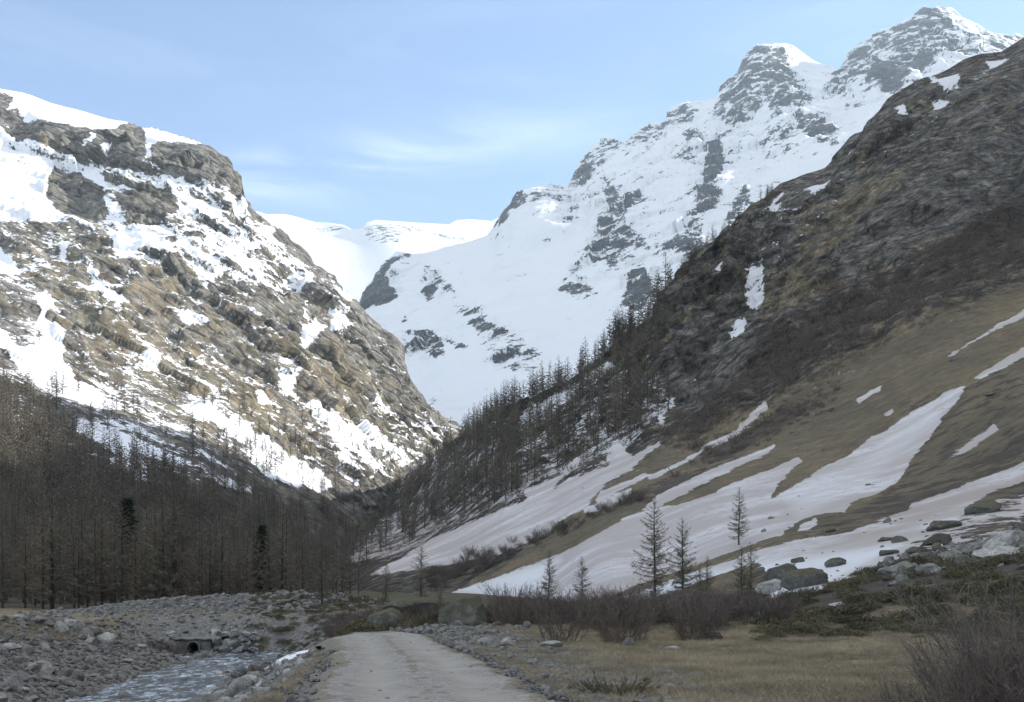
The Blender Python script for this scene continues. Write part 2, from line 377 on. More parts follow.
def d_paint(px, py, P):
    x, y = wob(px, py, P, 45.0, 5.0, 3)
    s = np.full(px.shape, 0.18)
    s = paint(s, x, y, [
     (.30, [(0,220),(100,170),(260,215),(400,360),(460,425),(330,500),(0,380)], 40),
     (-.25, [(-150,455),(60,455),(130,480),(340,515),(520,520),(520,640),(-160,640)], 20),
     (.92, [(-150,50),(0,92),(30,97),(60,105),(110,118),(130,122),(110,136),(85,130),(60,132),(40,128),(28,128),(18,115),(-20,130),(-150,120)]),
     (.95, [(144,131),(175,137),(200,145),(190,150),(165,149),(152,150),(146,142)]),
     (.86, [(-150,150),(0,135),(20,150),(60,158),(95,170),(130,180),(150,190),(150,215),(110,215),(80,215),(95,240),(60,230),(40,235),(0,225),(-150,230)]),
     (.60, [(100,178),(160,173),(200,192),(250,212),(272,240),(300,268),(310,290),(270,300),(240,296),(190,280),(150,268),(110,245)], 10),
     (.85, [(148,195),(190,195),(225,210),(215,222),(185,215),(160,222),(150,212)]),
     (.84, [(178,182),(225,200),(245,215),(240,222),(205,205),(180,195)]),
     (-.2, [(-150,60),(0,97),(15,103),(8,118),(0,124),(-150,110)]),
     (-.25,[(18,130),(45,127),(75,130),(110,135),(125,124),(140,128),(145,150),(150,168),(120,170),(108,175),(95,160),(70,160),(50,155),(30,150),(20,140)]),
     (-.25,[(155,148),(200,147),(215,151),(235,170),(244,200),(252,214),(225,205),(200,190),(180,178),(160,172),(153,155)]),
     (.75, [(84,148),(92,140),(98,140),(90,160),(100,166),(92,168)], 3), (.8, [(104,150),(112,145),(112,165),(104,162)], 3), (.85,[(146,140),(150,140),(153,165),(148,168)], 3),
     (.02, [(55,172),(85,182),(105,200),(110,225),(85,235),(60,225),(45,205)]),
     (.08, [(120,205),(165,195),(180,210),(175,225),(130,232)]),
     (.92, [(110,238),(135,240),(150,250),(170,258),(160,263),(140,258),(125,265),(115,263),(112,250)]), (.85, [(200,238),(240,240),(250,255),(235,265),(225,250),(205,250)]),
     (.92, [(185,262),(210,270),(222,282),(205,290),(193,280)]), (.75, [(215,255),(250,270),(250,295),(240,285),(225,270)]),
     (.95, [(-60,250),(0,254),(10,265),(20,279),(-60,282)]),
     (.96, [(38,300),(52,302),(50,312),(45,325),(58,330),(61,352),(58,366),(75,385),(108,405),(118,413),(95,414),(70,402),(45,394),(30,378),(8,352),(-10,345),(0,334),(18,350),(28,350),(42,345),(38,320)]),
     (.85, [(85,275),(95,280),(110,295),(125,306),(115,313),(100,301),(78,297),(95,295)]), (.8, [(60,257),(69,261),(62,272)], 4), (.85, [(172,313),(190,317),(206,328),(185,329)]), (.85, [(138,364),(160,367),(150,378)]),
     (.92, [(256,222),(270,230),(274,246),(262,241)]), (.92, [(296,337),(310,328),(319,340),(306,352),(298,360)]), (.9, [(322,319),(336,322),(340,339),(325,341)]), (.85, [(296,308),(303,325),(300,338)], 4),
     (.8, [(285,263),(300,275),(310,290),(300,292),(288,280)]), (.6, [(330,285),(350,300),(345,308),(332,298)]),
     (.70, [(300,405),(320,405),(345,425),(375,435),(405,455),(420,465),(400,475),(370,485),(345,490),(330,470),(322,450),(310,430)], 8),
     (.95, [(308,405),(322,408),(345,432),(360,448),(345,455),(328,440),(315,425)]), (.54, [(370,395),(395,408),(440,424),(458,430),(440,450),(420,460),(395,445),(375,420)], 8),
     (.9, [(366,388),(376,396),(386,410),(378,408)], 4), (.85,[(400,378),(410,392),(405,392)],4),
     (.88, [(256,443),(275,458),(300,470),(318,480),(325,495),(300,500),(280,490),(256,472),(236,455)]), (.85, [(228,428),(256,443),(250,456),(222,440)]),
     (.8, [(270,375),(290,385),(297,406),(280,398)]), (.85, [(254,398),(276,410),(256,408)], 4), (.85, [(277,361),(290,366),(284,374)], 4),
     (.62, [(75,423),(95,428),(130,443),(165,460),(187,472),(160,468),(125,455),(95,445),(78,437)], 4), (.95, [(95,430),(130,443),(165,460),(187,473),(160,465),(125,450)], 3), (.72, [(180,410),(200,413),(230,432),(258,444),(256,456),(230,440),(200,425)]),
     (.40, [(110,445),(150,470),(160,495),(130,490),(110,470)]), (.42, [(200,480),(250,490),(250,500),(215,495)]), (.3, [(0,470),(40,480),(20,500),(0,500)]),
    ])
    g = np.full(px.shape, 0.35)
    g = paint(g, px, py, [(.50, [(20,235),(140,260),(240,330),(330,350),(400,400),(420,440),(300,460),(200,440),(100,370),(0,300)], 40), (.72, [(60,290),(150,330),(230,390),(290,440),(250,450),(170,410),(90,340)], 30), (.66,[(300,340),(370,400),(350,420),(300,380)],20),
      (.05, [(0,97),(140,122),(205,145),(255,215),(150,175),(0,130)], 12), (.15, [(330,280),(410,365),(430,420),(390,400),(360,350)], 14)])
    b = np.full(px.shape, 0.18)
    b = paint(b, px, py, [(.50, [(55,330),(100,335),(130,400),(200,430),(130,430),(70,385)], 20), (.92, [(-160,340),(0,362),(60,410),(130,435),(230,462),(300,505),(330,520),(520,520),(520,640),(-160,640)], 30), (.05,[(0,90),(250,90),(250,230),(0,230)], 40), (.5,[(375,400),(440,430),(400,470),(370,440)],20)])
    return rgba(s, g, b, np.zeros_like(s))
def d_disp(p, px, py, cov):
    snowy = smooth(.6, 1., cov[:, 0]); k = np.clip(p[:, 1] / 800.0, .25, 1.2)
    strat = p.copy(); strat[:, 2] += 0.55 * strat[:, 0]      # beds dip to the right
    r = ridged(p / 210.0, 4, .5, 1) * 12 + fbm(p / 60.0, 4, .55, 4) * 9
    r2 = facets(strat / np.array([46., 46., 22.]), 2) * 7 + facets(p / 17.0, 6) * 3.0 + facets(p / 7.5, 9) * 1.5 + ridged(p / 26.0, 3, .55, 8) * 3.2
    cliff = smooth(-.05, -.2, cov[:, 0])
    return (r + r2 * (1 - .82 * snowy) + cliff * (facets(p / np.array([15., 15., 60.]), 12) * 12)) * k

MAT_D = terrain_mat("left_mountain_surface", (.25,.243,.232), (.39,.37,.335), (.23,.193,.135), (.185,.172,.125), (.15,.132,.106), 20.0, rot=(0, math.radians(-30), 0), stretch=(.6, .7, 1.6), mott=.7)
left_mountain = Relief("left_mountain", -140, 540, 1.7, [(-140,606),(540,606)], D_CREST, D_CTRL, d_disp, (500, 330), d_paint, MAT_D)
tag(left_mountain.ob, "broad rocky mountain slope on the left with sunlit patchy snow and ochre grass", "mountain", kind="structure")

# ---- the right-hand valley side
E_CREST = [(120,612),(150,603),(200,578),(250,548),(313,512),(331,504),(356,495),(376,490),(396,481),(419,470),(441,452),(456,440),(480,427),(500,414),(520,404),(545,394),(570,382),(594,364),(609.5,352),(625,340),(642,325),(654.5,314),(659.5,298),(666,292),(677,283),(692,268),(705,258),(717,248),(724.5,236),(737,223),(752,210),(767,202.5),(780,190),(795,185),(810,180),(825,174),(835.5,165),(850.5,147.5),(863,132.5),(868,122.5),(880.5,114),(888,105),(908,95),(928,85),(948,75),(963,66),(980.5,60),(1000.5,56),(1015.5,46),(1023,42),(1060,24),(1120,-18),(1200,-72),(1300,-120)]
E_CTRL = [(120,612,700),(150,606,620),(250,585,480),(330,583,420),(380,585,300),(460,606,225),(500,608,175),(540,609,140),(600,611,104),(700,613,84),(780,628,55),(850,645,42),(1024,645,38),(1300,650,30),
 (300,545,800),(400,530,600),(430,565,300),(460,580,262),(500,545,285),(560,535,255),(540,580,190),(600,560,160),(650,560,150),(700,560,130),(750,545,125),(800,580,74),(820,560,90),(900,570,66),(1024,555,60),(1024,505,110),(900,505,140),(800,515,150),(700,510,190),(600,500,280),(540,500,350),(480,500,450),(400,500,760),
 (560,460,430),(600,480,330),(640,460,340),(700,450,320),(800,420,290),(900,380,280),(965,390,230),(1024,330,270),(1024,430,160),(1150,300,250),(1300,330,180),(1300,500,70),
 (700,380,430),(800,340,400),(900,280,400),(1024,250,380),(1024,150,520),(900,180,540),(760,280,500),(640,400,440),(560,420,480),
 (250,548,850),(331,500,950),(396,477,840),(456,437,700),(520,402,560),(600,362,520),(660,295,540),(767,203,600),(830,173,630),(888,105,690),(963,66,720),(1023,42,750),(1120,-18,790),(1200,-72,810),(1300,-120,810)]
E_SHEET1 = [(372,574),(400,560),(440,537),(480,520),(512,508),(560,488),(600,470),(640,456),(662,449),(640,462),(632,470),(612,480),(600,490),(585,507),(560,520),(545,535),(500,553),(460,563),(430,566),(405,571)]
E_FAN = [(450,594),(500,578),(540,563),(580,545),(620,522),(655,506),(690,500),(720,490),(745,480),(768,471),(798,457),(801,461),(775,487),(768,499),(800,484),(820,470),(850,455),(870,440),(890,431),(915,412),(932,402),(950,391),(965,388),(960,398),(945,416),(928,440),(911,457),(900,478),(893,484),(870,495),(848,504),(845,511),(810,517),(790,526),(780,535),(740,548),(700,562),(650,580),(610,595),(560,604),(520,612),(490,608),(470,602)]
E_LOWSNOW = [(590,606),(640,592),(700,570),(768,548),(800,540),(850,533),(900,515),(943,493),(980,480),(1024,463),(1310,380),(1310,420),(1024,482),(1000,490),(965,507),(1024,497),(1310,430),(1310,440),(1024,512),(980,527),(940,542),(900,558),(860,574),(820,588),(795,600),(770,600),(775,580),(760,562),(700,580),(650,599)]
def e_paint(px, py, P):
    x, y = wob(px, py, P, 16.0, 3.5, 5)
    s = np.full(px.shape, 0.02)
    s = paint(s, x, y, [
     (.40, [(310,525),(330,505),(450,440),(520,408),(600,372),(660,370),(680,410),(640,450),(512,505),(400,558),(350,565),(300,540)], 12),
     (.25, [(760,270),(760,215),(830,180),(900,150),(1000,60),(1024,80),(960,125),(870,190),(800,290)], 20),
     (1.15, E_SHEET1, 5), (1.1, [(600,492),(642,475),(651,475),(615,493),(595,505)], 3), (1.1, [(585,508),(615,495),(632,489),(628,496),(600,510),(583,513)], 3),
     (1.1, [(648,477),(680,462),(703,449),(695,458),(668,472),(652,480)], 3), (1.0, [(703,448),(740,430),(768,406),(768,412),(742,432),(715,447)], 3),
     (1.15, E_FAN, 5), (1.15, [(655,497),(700,475),(740,459),(777,445),(768,454),(735,468),(705,483),(680,495),(655,507),(640,511)], 3),
     (-.1, [(655,508),(690,495),(735,470),(772,455),(768,468),(740,481),(700,498),(670,508)], 4),
     (.88, E_LOWSNOW, 6),
     (.38, [(905,545),(960,515),(1024,490),(1024,560),(960,560)], 10),
     (-.1, [(785,535),(800,520),(825,512),(850,512),(870,498),(905,485),(960,465),(1024,435),(1024,460),(945,490),(905,508),(850,525),(815,528),(790,540)], 4),
     (1.1, [(800,525),(816,517),(818,522),(808,530),(798,531)], 3), (1.0, [(912,503),(943,493),(930,503),(910,508)], 3),
     (1.05, [(946,358),(980,337),(1024,310),(1310,190),(1310,205),(1024,317),(980,339),(950,357)], 3), (1.1, [(974,379),(990,368),(1024,347),(1310,270),(1310,280),(1024,355),(1000,370),(980,379)], 3),
     (1.0, [(856,401),(880,387),(881,391),(860,403)], 3), (.8, [(950,457),(970,445),(995,424),(999,430),(975,448),(953,459)], 4), (.95, [(884,415),(893,410),(891,417)], 3),
     (.86, [(930,84),(958,86),(958,101),(945,105),(933,95)], 4), (.86, [(895,114),(905,113),(911,128),(900,123)], 4), (.86, [(931,112),(949,110),(941,119)], 4), (1.15, [(980,102),(1004,102),(1002,106)], 3), (1.1,[(985,68),(1005,70),(990,80)],4), (1.15,[(858,160),(868,150),(866,165),(856,172)],4),
     (.76, [(750,284),(769,281),(769,300),(762,327),(753,320),(747,300)], 5), (.76, [(734,346),(752,335),(752,348),(738,355)], 5), (.86, [(804,207),(832,195),(829,208),(812,214)], 5), (1.15, [(768,216),(784,199),(775,217)], 4), (1.0,[(770,222),(782,218),(778,232),(770,230)],4), (1.0,[(718,290),(728,285),(724,294)],4),
     (1.1, [(523,419),(545,404),(560,391),(583,384),(587,390),(560,404),(555,414),(543,427)], 5), (1.1, [(582,381),(610,364),(617,369),(605,377),(590,382)], 4), (1.1, [(609,456),(620,449),(632,457),(612,472)], 4), (1.05, [(654,414),(675,404),(673,417)], 4),
     (1.05, [(523,491),(562,479),(550,491),(530,502)], 4), (.7,[(590,440),(612,428),(606,440),(592,446)],4), (.8,[(660,427),(668,418),(664,436)],4), (.7,[(560,470),(590,452),(586,462),(566,476)],4)], 4)
    g = np.full(px.shape, 0.42)
    g = paint(g, px, py, [(.30, [(660,300),(760,210),(880,110),(1020,45),(1310,-190),(1310,120),(1024,240),(900,310),(800,360),(720,410),(650,440)], 20),
      (.0, [(684,345),(735,318),(765,350),(735,405),(690,428),(664,410)], 12), (.1, [(838,262),(868,205),(892,205),(884,262),(852,305)], 10), (.0, [(930,225),(970,170),(1024,150),(1024,200),(990,230),(950,250),(910,260)], 10), (.62, [(800,230),(880,190),(920,200),(880,240),(820,290)], 20), (.6, [(750,300),(820,270),(850,300),(780,340)], 15),
      (.95, [(640,462),(700,440),(768,408),(840,370),(900,335),(1024,285),(1310,150),(1310,640),(450,640),(460,600)], 14)])
    b = np.full(px.shape, 0.55)
    b = paint(b, px, py, [(.90, [(120,640),(120,600),(330,500),(456,437),(560,385),(650,320),(665,420),(630,455),(512,507),(430,545),(370,580),(450,640)], 14), (.90, [(700,440),(768,395),(840,352),(900,322),(1024,262),(1310,150),(1310,100),(1024,215),(930,265),(850,310),(780,360),(700,415)], 14),
      (.30, [(660,320),(760,215),(888,110),(1000,60),(1310,-190),(1310,100),(1024,200),(930,255),(850,300),(780,350),(710,400),(660,430),(640,380)], 20), (.62, [(700,300),(760,270),(760,340),(700,390)], 20), (.7, [(840,250),(880,240),(880,290),(830,310)], 15), (.65,[(900,120),(960,110),(950,150),(890,160)],15),
      (.12, [(640,462),(700,446),(768,413),(840,375),(900,340),(1024,290),(1310,160),(1310,400),(1024,420),(900,480),(780,560),(640,600),(450,600)], 10), (.42, [(900,400),(1024,360),(1024,430),(960,470),(900,485)], 20), (.75, [(690,450),(740,435),(790,405),(830,395),(780,430),(720,465)], 8), (.7,[(620,500),(670,475),(740,462),(700,490),(650,505)],6),
      (.92, [(500,640),(560,608),(640,597),(760,595),(795,602),(850,578),(900,562),(1024,530),(1310,480),(1310,660),(500,660)], 8), (-.3, [(925,235),(950,190),(985,158),(1024,140),(1024,190),(1000,225),(960,250),(915,262)], 10), (-.1, [(838,262),(868,205),(892,205),(884,262),(852,305)], 10), (-.1, [(684,345),(735,318),(765,350),(735,405),(690,428),(664,410)], 12), (-.1, [(770,225),(815,200),(830,225),(790,262)], 10), (-.1,[(900,140),(950,105),(1000,95),(990,130),(930,165)],10), (.55, [(840,600),(1024,575),(1310,560),(1310,660),(780,660)], 20)])
    dn = np.full(px.shape, .85)
    dn = paint(dn, px, py, [(.9, [(420,545),(512,512),(600,478),(650,455),(600,490),(500,540),(440,560)], 14), (.85, [(560,560),(640,520),(740,485),(800,465),(780,500),(700,540),(620,575),(540,590)], 16), (.6, [(780,490),(850,470),(930,410),(940,420),(880,470),(800,520)], 14), (1.0, [(760,548),(800,535),(860,520),(940,495),(1024,467),(1310,380),(1310,410),(1024,483),(960,508),(880,535),(820,548)], 6), (.1, [(600,602),(700,572),(790,560),(900,545),(800,600)], 10), (.1,[(450,590),(560,560),(520,605)],10), (.15, [(300,560),(380,540),(512,488),(640,440),(768,390),(900,318),(1024,268),(1310,140),(1310,-200),(600,300),(300,500)], 14)])
    return rgba(s, g, b, dn)
def e_disp(p, px, py, cov):
    k = np.clip(p[:, 1] / 650.0, .02, 1.3)
    fan = smooth(.55, .9, cov[:, 1]) * (1 - smooth(.5, .8, cov[:, 2]) * .6)
    fan = np.maximum(fan, smooth(.35, .9, cov[:, 0]) * smooth(700, 500, p[:, 1]))
    strat = p.copy(); strat[:, 2] -= 0.5 * strat[:, 0]
    r = ridged(p / 230.0, 4, .5, 21) * 15 + fbm(p / 75.0, 4, .55, 24) * 10
    r2 = facets(strat / np.array([42., 42., 22.]), 22) * 11 + facets(p / 16.0, 26) * 5 + facets(p / 7.0, 29) * 2.2 + ridged(p / 30.0, 3, .55, 28) * 6
    line = np.interp(px, [120,380,450,512,560,640,700,768,900,1024,1300], [590,553,523,500,482,457,440,407,333,288,155])
    fan = np.maximum(fan, smooth(-14, 22, py - line))
    big = (r + r2) * (1 - .94 * fan) * k * (1 - .55 * smooth(.6, .9, cov[:, 2]))
    near = fbm(p / 9.0, 4, .55, 33) * 0.55 * np.clip(p[:, 1] / 90.0, .4, 2.2) * (1 - .5 * smooth(.8, 1., cov[:, 0]))
    return big + near

MAT_E = terrain_mat("right_valley_side_surface", (.105,.098,.088), (.28,.26,.23), (.20,.16,.10), (.145,.124,.082), (.078,.064,.053), 12.0, rot=(0, math.radians(30), 0), stretch=(.75, .8, 1.35), lichen=(.14,.13,.08), snow_amp=3.2, slope_k=.6, mott=1.0, snow=(.62,.635,.66), dirt=(.33,.285,.26))
right_side = Relief("right_valley_side", 120, 1300, 1.7, [(120,625),(400,612),(560,616),(700,622),(780,634),(850,652),(1024,655),(1300,665)], E_CREST, E_CTRL, e_disp, (420, 260), e_paint, MAT_E)
tag(right_side.ob, "steep shaded valley side on the right with dark cliffs, olive grass and dirty snow fans", "hillside", kind="structure")

# ---- unseen ridge added beside and behind the camera to shade the valley floor
def build_shading_ridge():
    ys = np.concatenate([np.linspace(-600, 0, 50), np.linspace(8, 800, 110)]); us = np.linspace(0, 1, 110)
    U, Y = np.meshgrid(us, ys)
    X = np.maximum(60 + .02 * np.abs(Y), .862 * Y + 9) + U * 560
    base = np.interp(Y, [-600, 0, 30, 70, 180, 400, 810], [-3, -3, -2, 8, 54, 250, 640])
    Z = base + np.interp(Y, [-600, 100, 400, 800], [215, 205, 170, 60]) * smooth(-.06, .48, U) ** 1.1 - 260 * smooth(.50, 1.0, U)
    q = np.stack([X, Y, Z], 2).reshape(-1, 3)
    Z = Z + ((ridged(q / 150., 4, .5, 21) * 10 + facets(q / 30., 22) * 5).reshape(X.shape)) * smooth(0, .15, U)
    idx = np.arange(X.size).reshape(X.shape)
    f = np.stack([idx[:-1, :-1], idx[:-1, 1:], idx[1:, 1:], idx[1:, :-1]], 2).reshape(-1, 4)
    me = mesh_from("right_valley_side", np.stack([X, Y, Z], 2).reshape(-1, 3), f, [MAT_E], False)
    a = me.attributes.new("cov", 'FLOAT_COLOR', 'POINT')
    c = np.stack([np.full(X.shape, .05), .8 - .5 * U, np.full(X.shape, .45), np.full(X.shape, .5)], 2); a.data.foreach_set("color", c.reshape(-1, 4).astype(np.float32).ravel())
    tag(link("right_valley_side", me), "unseen ridge added beside the viewpoint to block the low sun, grassy below and rocky above", "hillside", kind="structure")
build_shading_ridge()

# ---- the snowy peaks and the bowl below them
FAR = 1.5
A_CREST = [(345,322),(355,313),(363.5,297.5),(371,287.5),(378.5,275),(388.5,262.5),(397,256),(410,257.5),(430,254),(450,250),(470,245),(485,240),(489,237.5),(496.5,227.5),(501,220),(506.5,211),(511.5,207.5),(515,200),(519.5,193),(523,191),(527,192),(533,189),(540,187),(555,189.5),(566,189),(570,182),(574.5,175),(580,166),(587,157.5),(594.5,147.5),(607,144),(624.5,142.5),(634.5,137.5),(642,127.5),(652,124),(664.5,125),(666,118),(668,112.5),(674.5,107.5),(697,101),(716,100),(719,93),(722,87.5),(729,82),(737,77.5),(742,67.5),(745,58),(749.5,51),(756,47),(762,45),(768,45),(775,43),(783,44),(793,46),(805.5,55),(823,65),(838,71),(843,65),(846,58),(850.5,54),(857,49),(863,46),(873,37.5),(883,31),(892,29),(900.5,25),(908,20),(915.5,16),(920,12),(924,10),(927,14),(930.5,15),(934,11),(938,9.5),(943,12),(948,11),(960.5,20),(975.5,26),(988,32.5),(1000.5,36),(1008,38),(1015.5,36),(1023,39),(1060,60),(1110,80)]
A_CTRL = [(345,345,1950),(350,330,2050),(400,420,1520),(430,440,1320),(480,440,1220),(560,405,1260),(640,350,1360),(720,270,1500),(800,215,1700),(870,150,1950),(950,90,2350),(1110,110,2500),
 (385,300,2080),(420,300,2120),(420,350,1840),(450,380,1520),(500,330,1650),(550,300,1780),(600,250,1980),(620,300,1600),(650,260,1770),(700,200,2080),(690,250,1700),(760,150,2400),(800,120,2520),(650,180,2380),(850,110,2580),(740,200,1950),(560,230,2150),(480,290,1950),(860,90,2720),(930,70,2700),
 (345,322,2100),(371,287,2220),(397,256,2340),(450,250,2420),(489,237,2420),(520,193,2450),(545,187,2480),(570,182,2700),(594,148,2790),(665,125,2850),(716,100,2890),(770,45,2940),(838,71,3030),(924,10,3050),(1023,39,3120),(1110,80,3150)]
A_CTRL = [(a, b, c * FAR) for a, b, c in A_CTRL]
def a_paint(px, py, P):
    x, y = wob(px, py, P, 90.0, 4.0, 7)
    s = np.full(px.shape, 1.0)
    s = paint(s, x, y, [
     (.84, [(500,225),(560,185),(600,140),(700,100),(770,40),(840,60),(930,5),(1030,40),(900,110),(800,180),(700,260),(650,310),(600,290),(590,240)], 20),
     (.12, [(363,298),(372,286),(380,272),(390,261),(408,256),(409,262),(395,267),(386,280),(394,292),(396,303),(386,309),(372,306),(368,312),(360,309)]),
     (.85, [(388,276),(405,262),(412,270),(400,290),(393,292)]),
     (.48, [(418,291),(425,267),(433,270),(428,286)]), (.42, [(424,301),(437,277),(444,282),(438,300),(430,310)]), (.35, [(439,284),(455,289),(460,298),(445,296)]),
     (.40, [(400,362),(404,347),(418,341),(432,335),(447,345),(450,360),(440,364),(425,357)]), (.30, [(451,344),(472,350),(469,356),(454,351)]), (.5,[(402,330),(410,322),(412,330)],4),
     (.50, [(455,305),(485,318),(520,343),(550,366),(530,376),(500,374),(480,345)], 10), (.42, [(486,326),(500,330),(520,348),(510,352)], 5),
     (.42, [(602,198),(612,193),(627,205),(641,195),(646,206),(632,216),(625,226),(636,238),(652,248),(649,253),(633,254),(636,266),(620,277),(608,271),(600,262),(585,270),(578,286),(564,298),(565,288),(580,268),(590,250),(600,233),(610,214)]),
     (.15, [(606,262),(616,256),(620,272),(612,276)], 4), (.22, [(623,300),(634,273),(647,270),(652,290),(662,300),(647,312),(640,320),(624,310)]), (.36, [(653,256),(680,238),(695,213),(696,192),(722,188),(719,212),(706,216),(702,236),(707,250),(697,264),(690,270),(680,256),(662,264)]),
     (.12, [(703,192),(710,155),(722,148),(724,175),(714,207),(700,213)]), (.32, [(726,217),(745,193),(752,205),(742,217),(728,234)]), (.4, [(560,296),(590,290),(600,300),(575,305)], 6), (.55,[(556,220),(575,212),(580,225),(562,238)],6),
     (.30, [(497,230),(509,207),(519,191),(528,194),(526,206),(516,216),(512,226),(503,229)]), (.55, [(530,190),(560,190),(570,200),(545,205),(530,215)], 5),
     (.47, [(566,190),(588,155),(607,143),(632,141),(645,126),(667,124),(662,135),(650,162),(643,150),(620,151),(602,171),(582,190)]),
     (.42, [(666,113),(685,105),(698,108),(692,121),(675,123),(663,126)]), (.25, [(682,146),(701,144),(704,153),(690,157)], 4), (.5,[(676,165),(690,160),(700,168),(690,172)],4),
     (.48, [(718,102),(724,85),(742,68),(748,50),(765,44),(782,48),(793,58),(787,76),(802,86),(796,96),(775,91),(760,96),(747,120),(735,122),(730,106),(725,122),(710,124)]), (.96, [(783,50),(795,50),(830,70),(820,95),(800,85),(790,70)], 4),
     (.36, [(766,74),(800,89),(812,106),(800,114),(775,120),(766,111)]), (.45,[(725,125),(760,100),(765,118),(740,135)],5),
     (.50, [(820,110),(826,88),(848,54),(870,40),(885,30),(905,23),(925,8),(940,8),(952,25),(957,46),(940,62),(920,72),(910,82),(895,99),(870,97),(865,86),(845,102),(835,97)]), (.18, [(868,70),(900,64),(932,61),(937,73),(907,86),(897,100),(870,94)]), (.62, [(940,48),(960,50),(980,33),(1025,38),(1025,52),(990,57),(962,64)]),
     (.30, [(798,124),(830,127),(840,146),(834,154),(815,147),(798,142)]), (.25, [(852,101),(871,97),(867,109)], 4), (.95, [(900,98),(870,102),(850,130),(860,128)], 4), (.55,[(770,130),(800,140),(790,160),(765,155)],5)], 5)
    z = np.zeros_like(s)
    return rgba(s, z, z, z + .05)
def a_disp(p, px, py, cov):
    p = p / FAR
    snowy = smooth(.60, .95, cov[:, 0])
    k = np.clip((p[:, 1] - 900) / 1500.0, .25, 1.0)
    return (ridged(p / 520.0, 4, .5, 41) * 34 + fbm(p / 170.0, 4, .55, 44) * 20 + (facets(p / np.array([75., 75., 90.]), 42) * 24 + facets(p / 30.0, 46) * 8 + ridged(p / 60., 3, .55, 48) * 9) * (1 - .88 * snowy)) * k * FAR
MAT_A = terrain_mat("snowy_peak_surface", (.07,.073,.082), (.125,.128,.138), (.17,.12,.06), (.12,.1,.05), (.05,.045,.04), 54.0, rot=(0, math.radians(20), 0), stretch=(.8, .8, 1.3), snow_amp=4.2, snow=(.66,.68,.71), crack_k=.5, fine_w=.26, mott=.6)
snowy_peaks = Relief("snowy_peaks", 345, 1110, 1.5, [(345,352),(402,405),(430,445),(456,462),(520,432),(600,390),(660,330),(767,235),(830,205),(888,135),(963,96),(1023,72),(1060,90),(1110,110)], A_CREST, A_CTRL, a_disp, (1000, 900), a_paint, MAT_A, soften=0.0)
tag(snowy_peaks.ob, "high snowy peaks with bare rock ribs above a shaded snow bowl at the valley head", "mountain", kind="structure")

# ---- the glacier plateau behind
B_CREST = [(150,225),(200,215),(256,211),(266,214),(283.5,214),(290,215),(298.5,217.5),(316,222.5),(330,223),(343.5,225),(351,229),(357,229),(363.5,227.5),(366,222.5),(372,220.5),(376,220),(396,221),(416,222.5),(448.5,224.5),(456,220),(468.5,219),(481,220),(491,221),(501,215),(530,200),(570,200)]
B_CTRL = [(150,340,2700),(300,340,2700),(570,340,2800),(300,290,3000),(400,290,3050),(300,250,3500),(400,255,3450),(500,260,3500),(360,240,3800),(440,240,3900),(500,240,3950),(150,225,4100),(256,211,4200),(316,222,4250),(366,222,3950),(376,220,4000),(416,222,4050),(448,224,4100),(468,219,4300),(570,200,4400)]
B_CTRL = [(a, b, c * FAR) for a, b, c in B_CTRL]
def b_paint(px, py, P):
    x, y = wob(px, py, P, 120.0, 2.5, 9)
    s = np.full(px.shape, 1.05)
    s = paint(s, x, y, [(.52, [(364,226),(385,221),(412,226),(432,232),(480,240),(476,244),(440,238),(420,233),(405,232),(400,242),(380,243),(366,239)]), (.55, [(310,227),(340,226),(347,231),(320,234)]), (.5, [(452,219),(460,218),(472,223)]), (.7,[(270,212),(300,218),(290,222)],4)], 4)
    z = np.zeros_like(s)
    return rgba(s, z, z, z + .03)
def b_disp(p, px, py, cov):
    return fbm(p / 300.0, 4, .5, 61) * 10 + facets(p / 60.0, 62) * 10 * (1 - smooth(.7, .95, cov[:, 0]))
glacier = Relief("glacier", 150, 570, 1.6, [(150,340),(570,340)], B_CREST, B_CTRL, b_disp, (900, 500), b_paint, MAT_A)
tag(glacier.ob, "sunlit white glacier plateau with a thin band of rock behind the shaded bowl", "glacier", kind="structure")
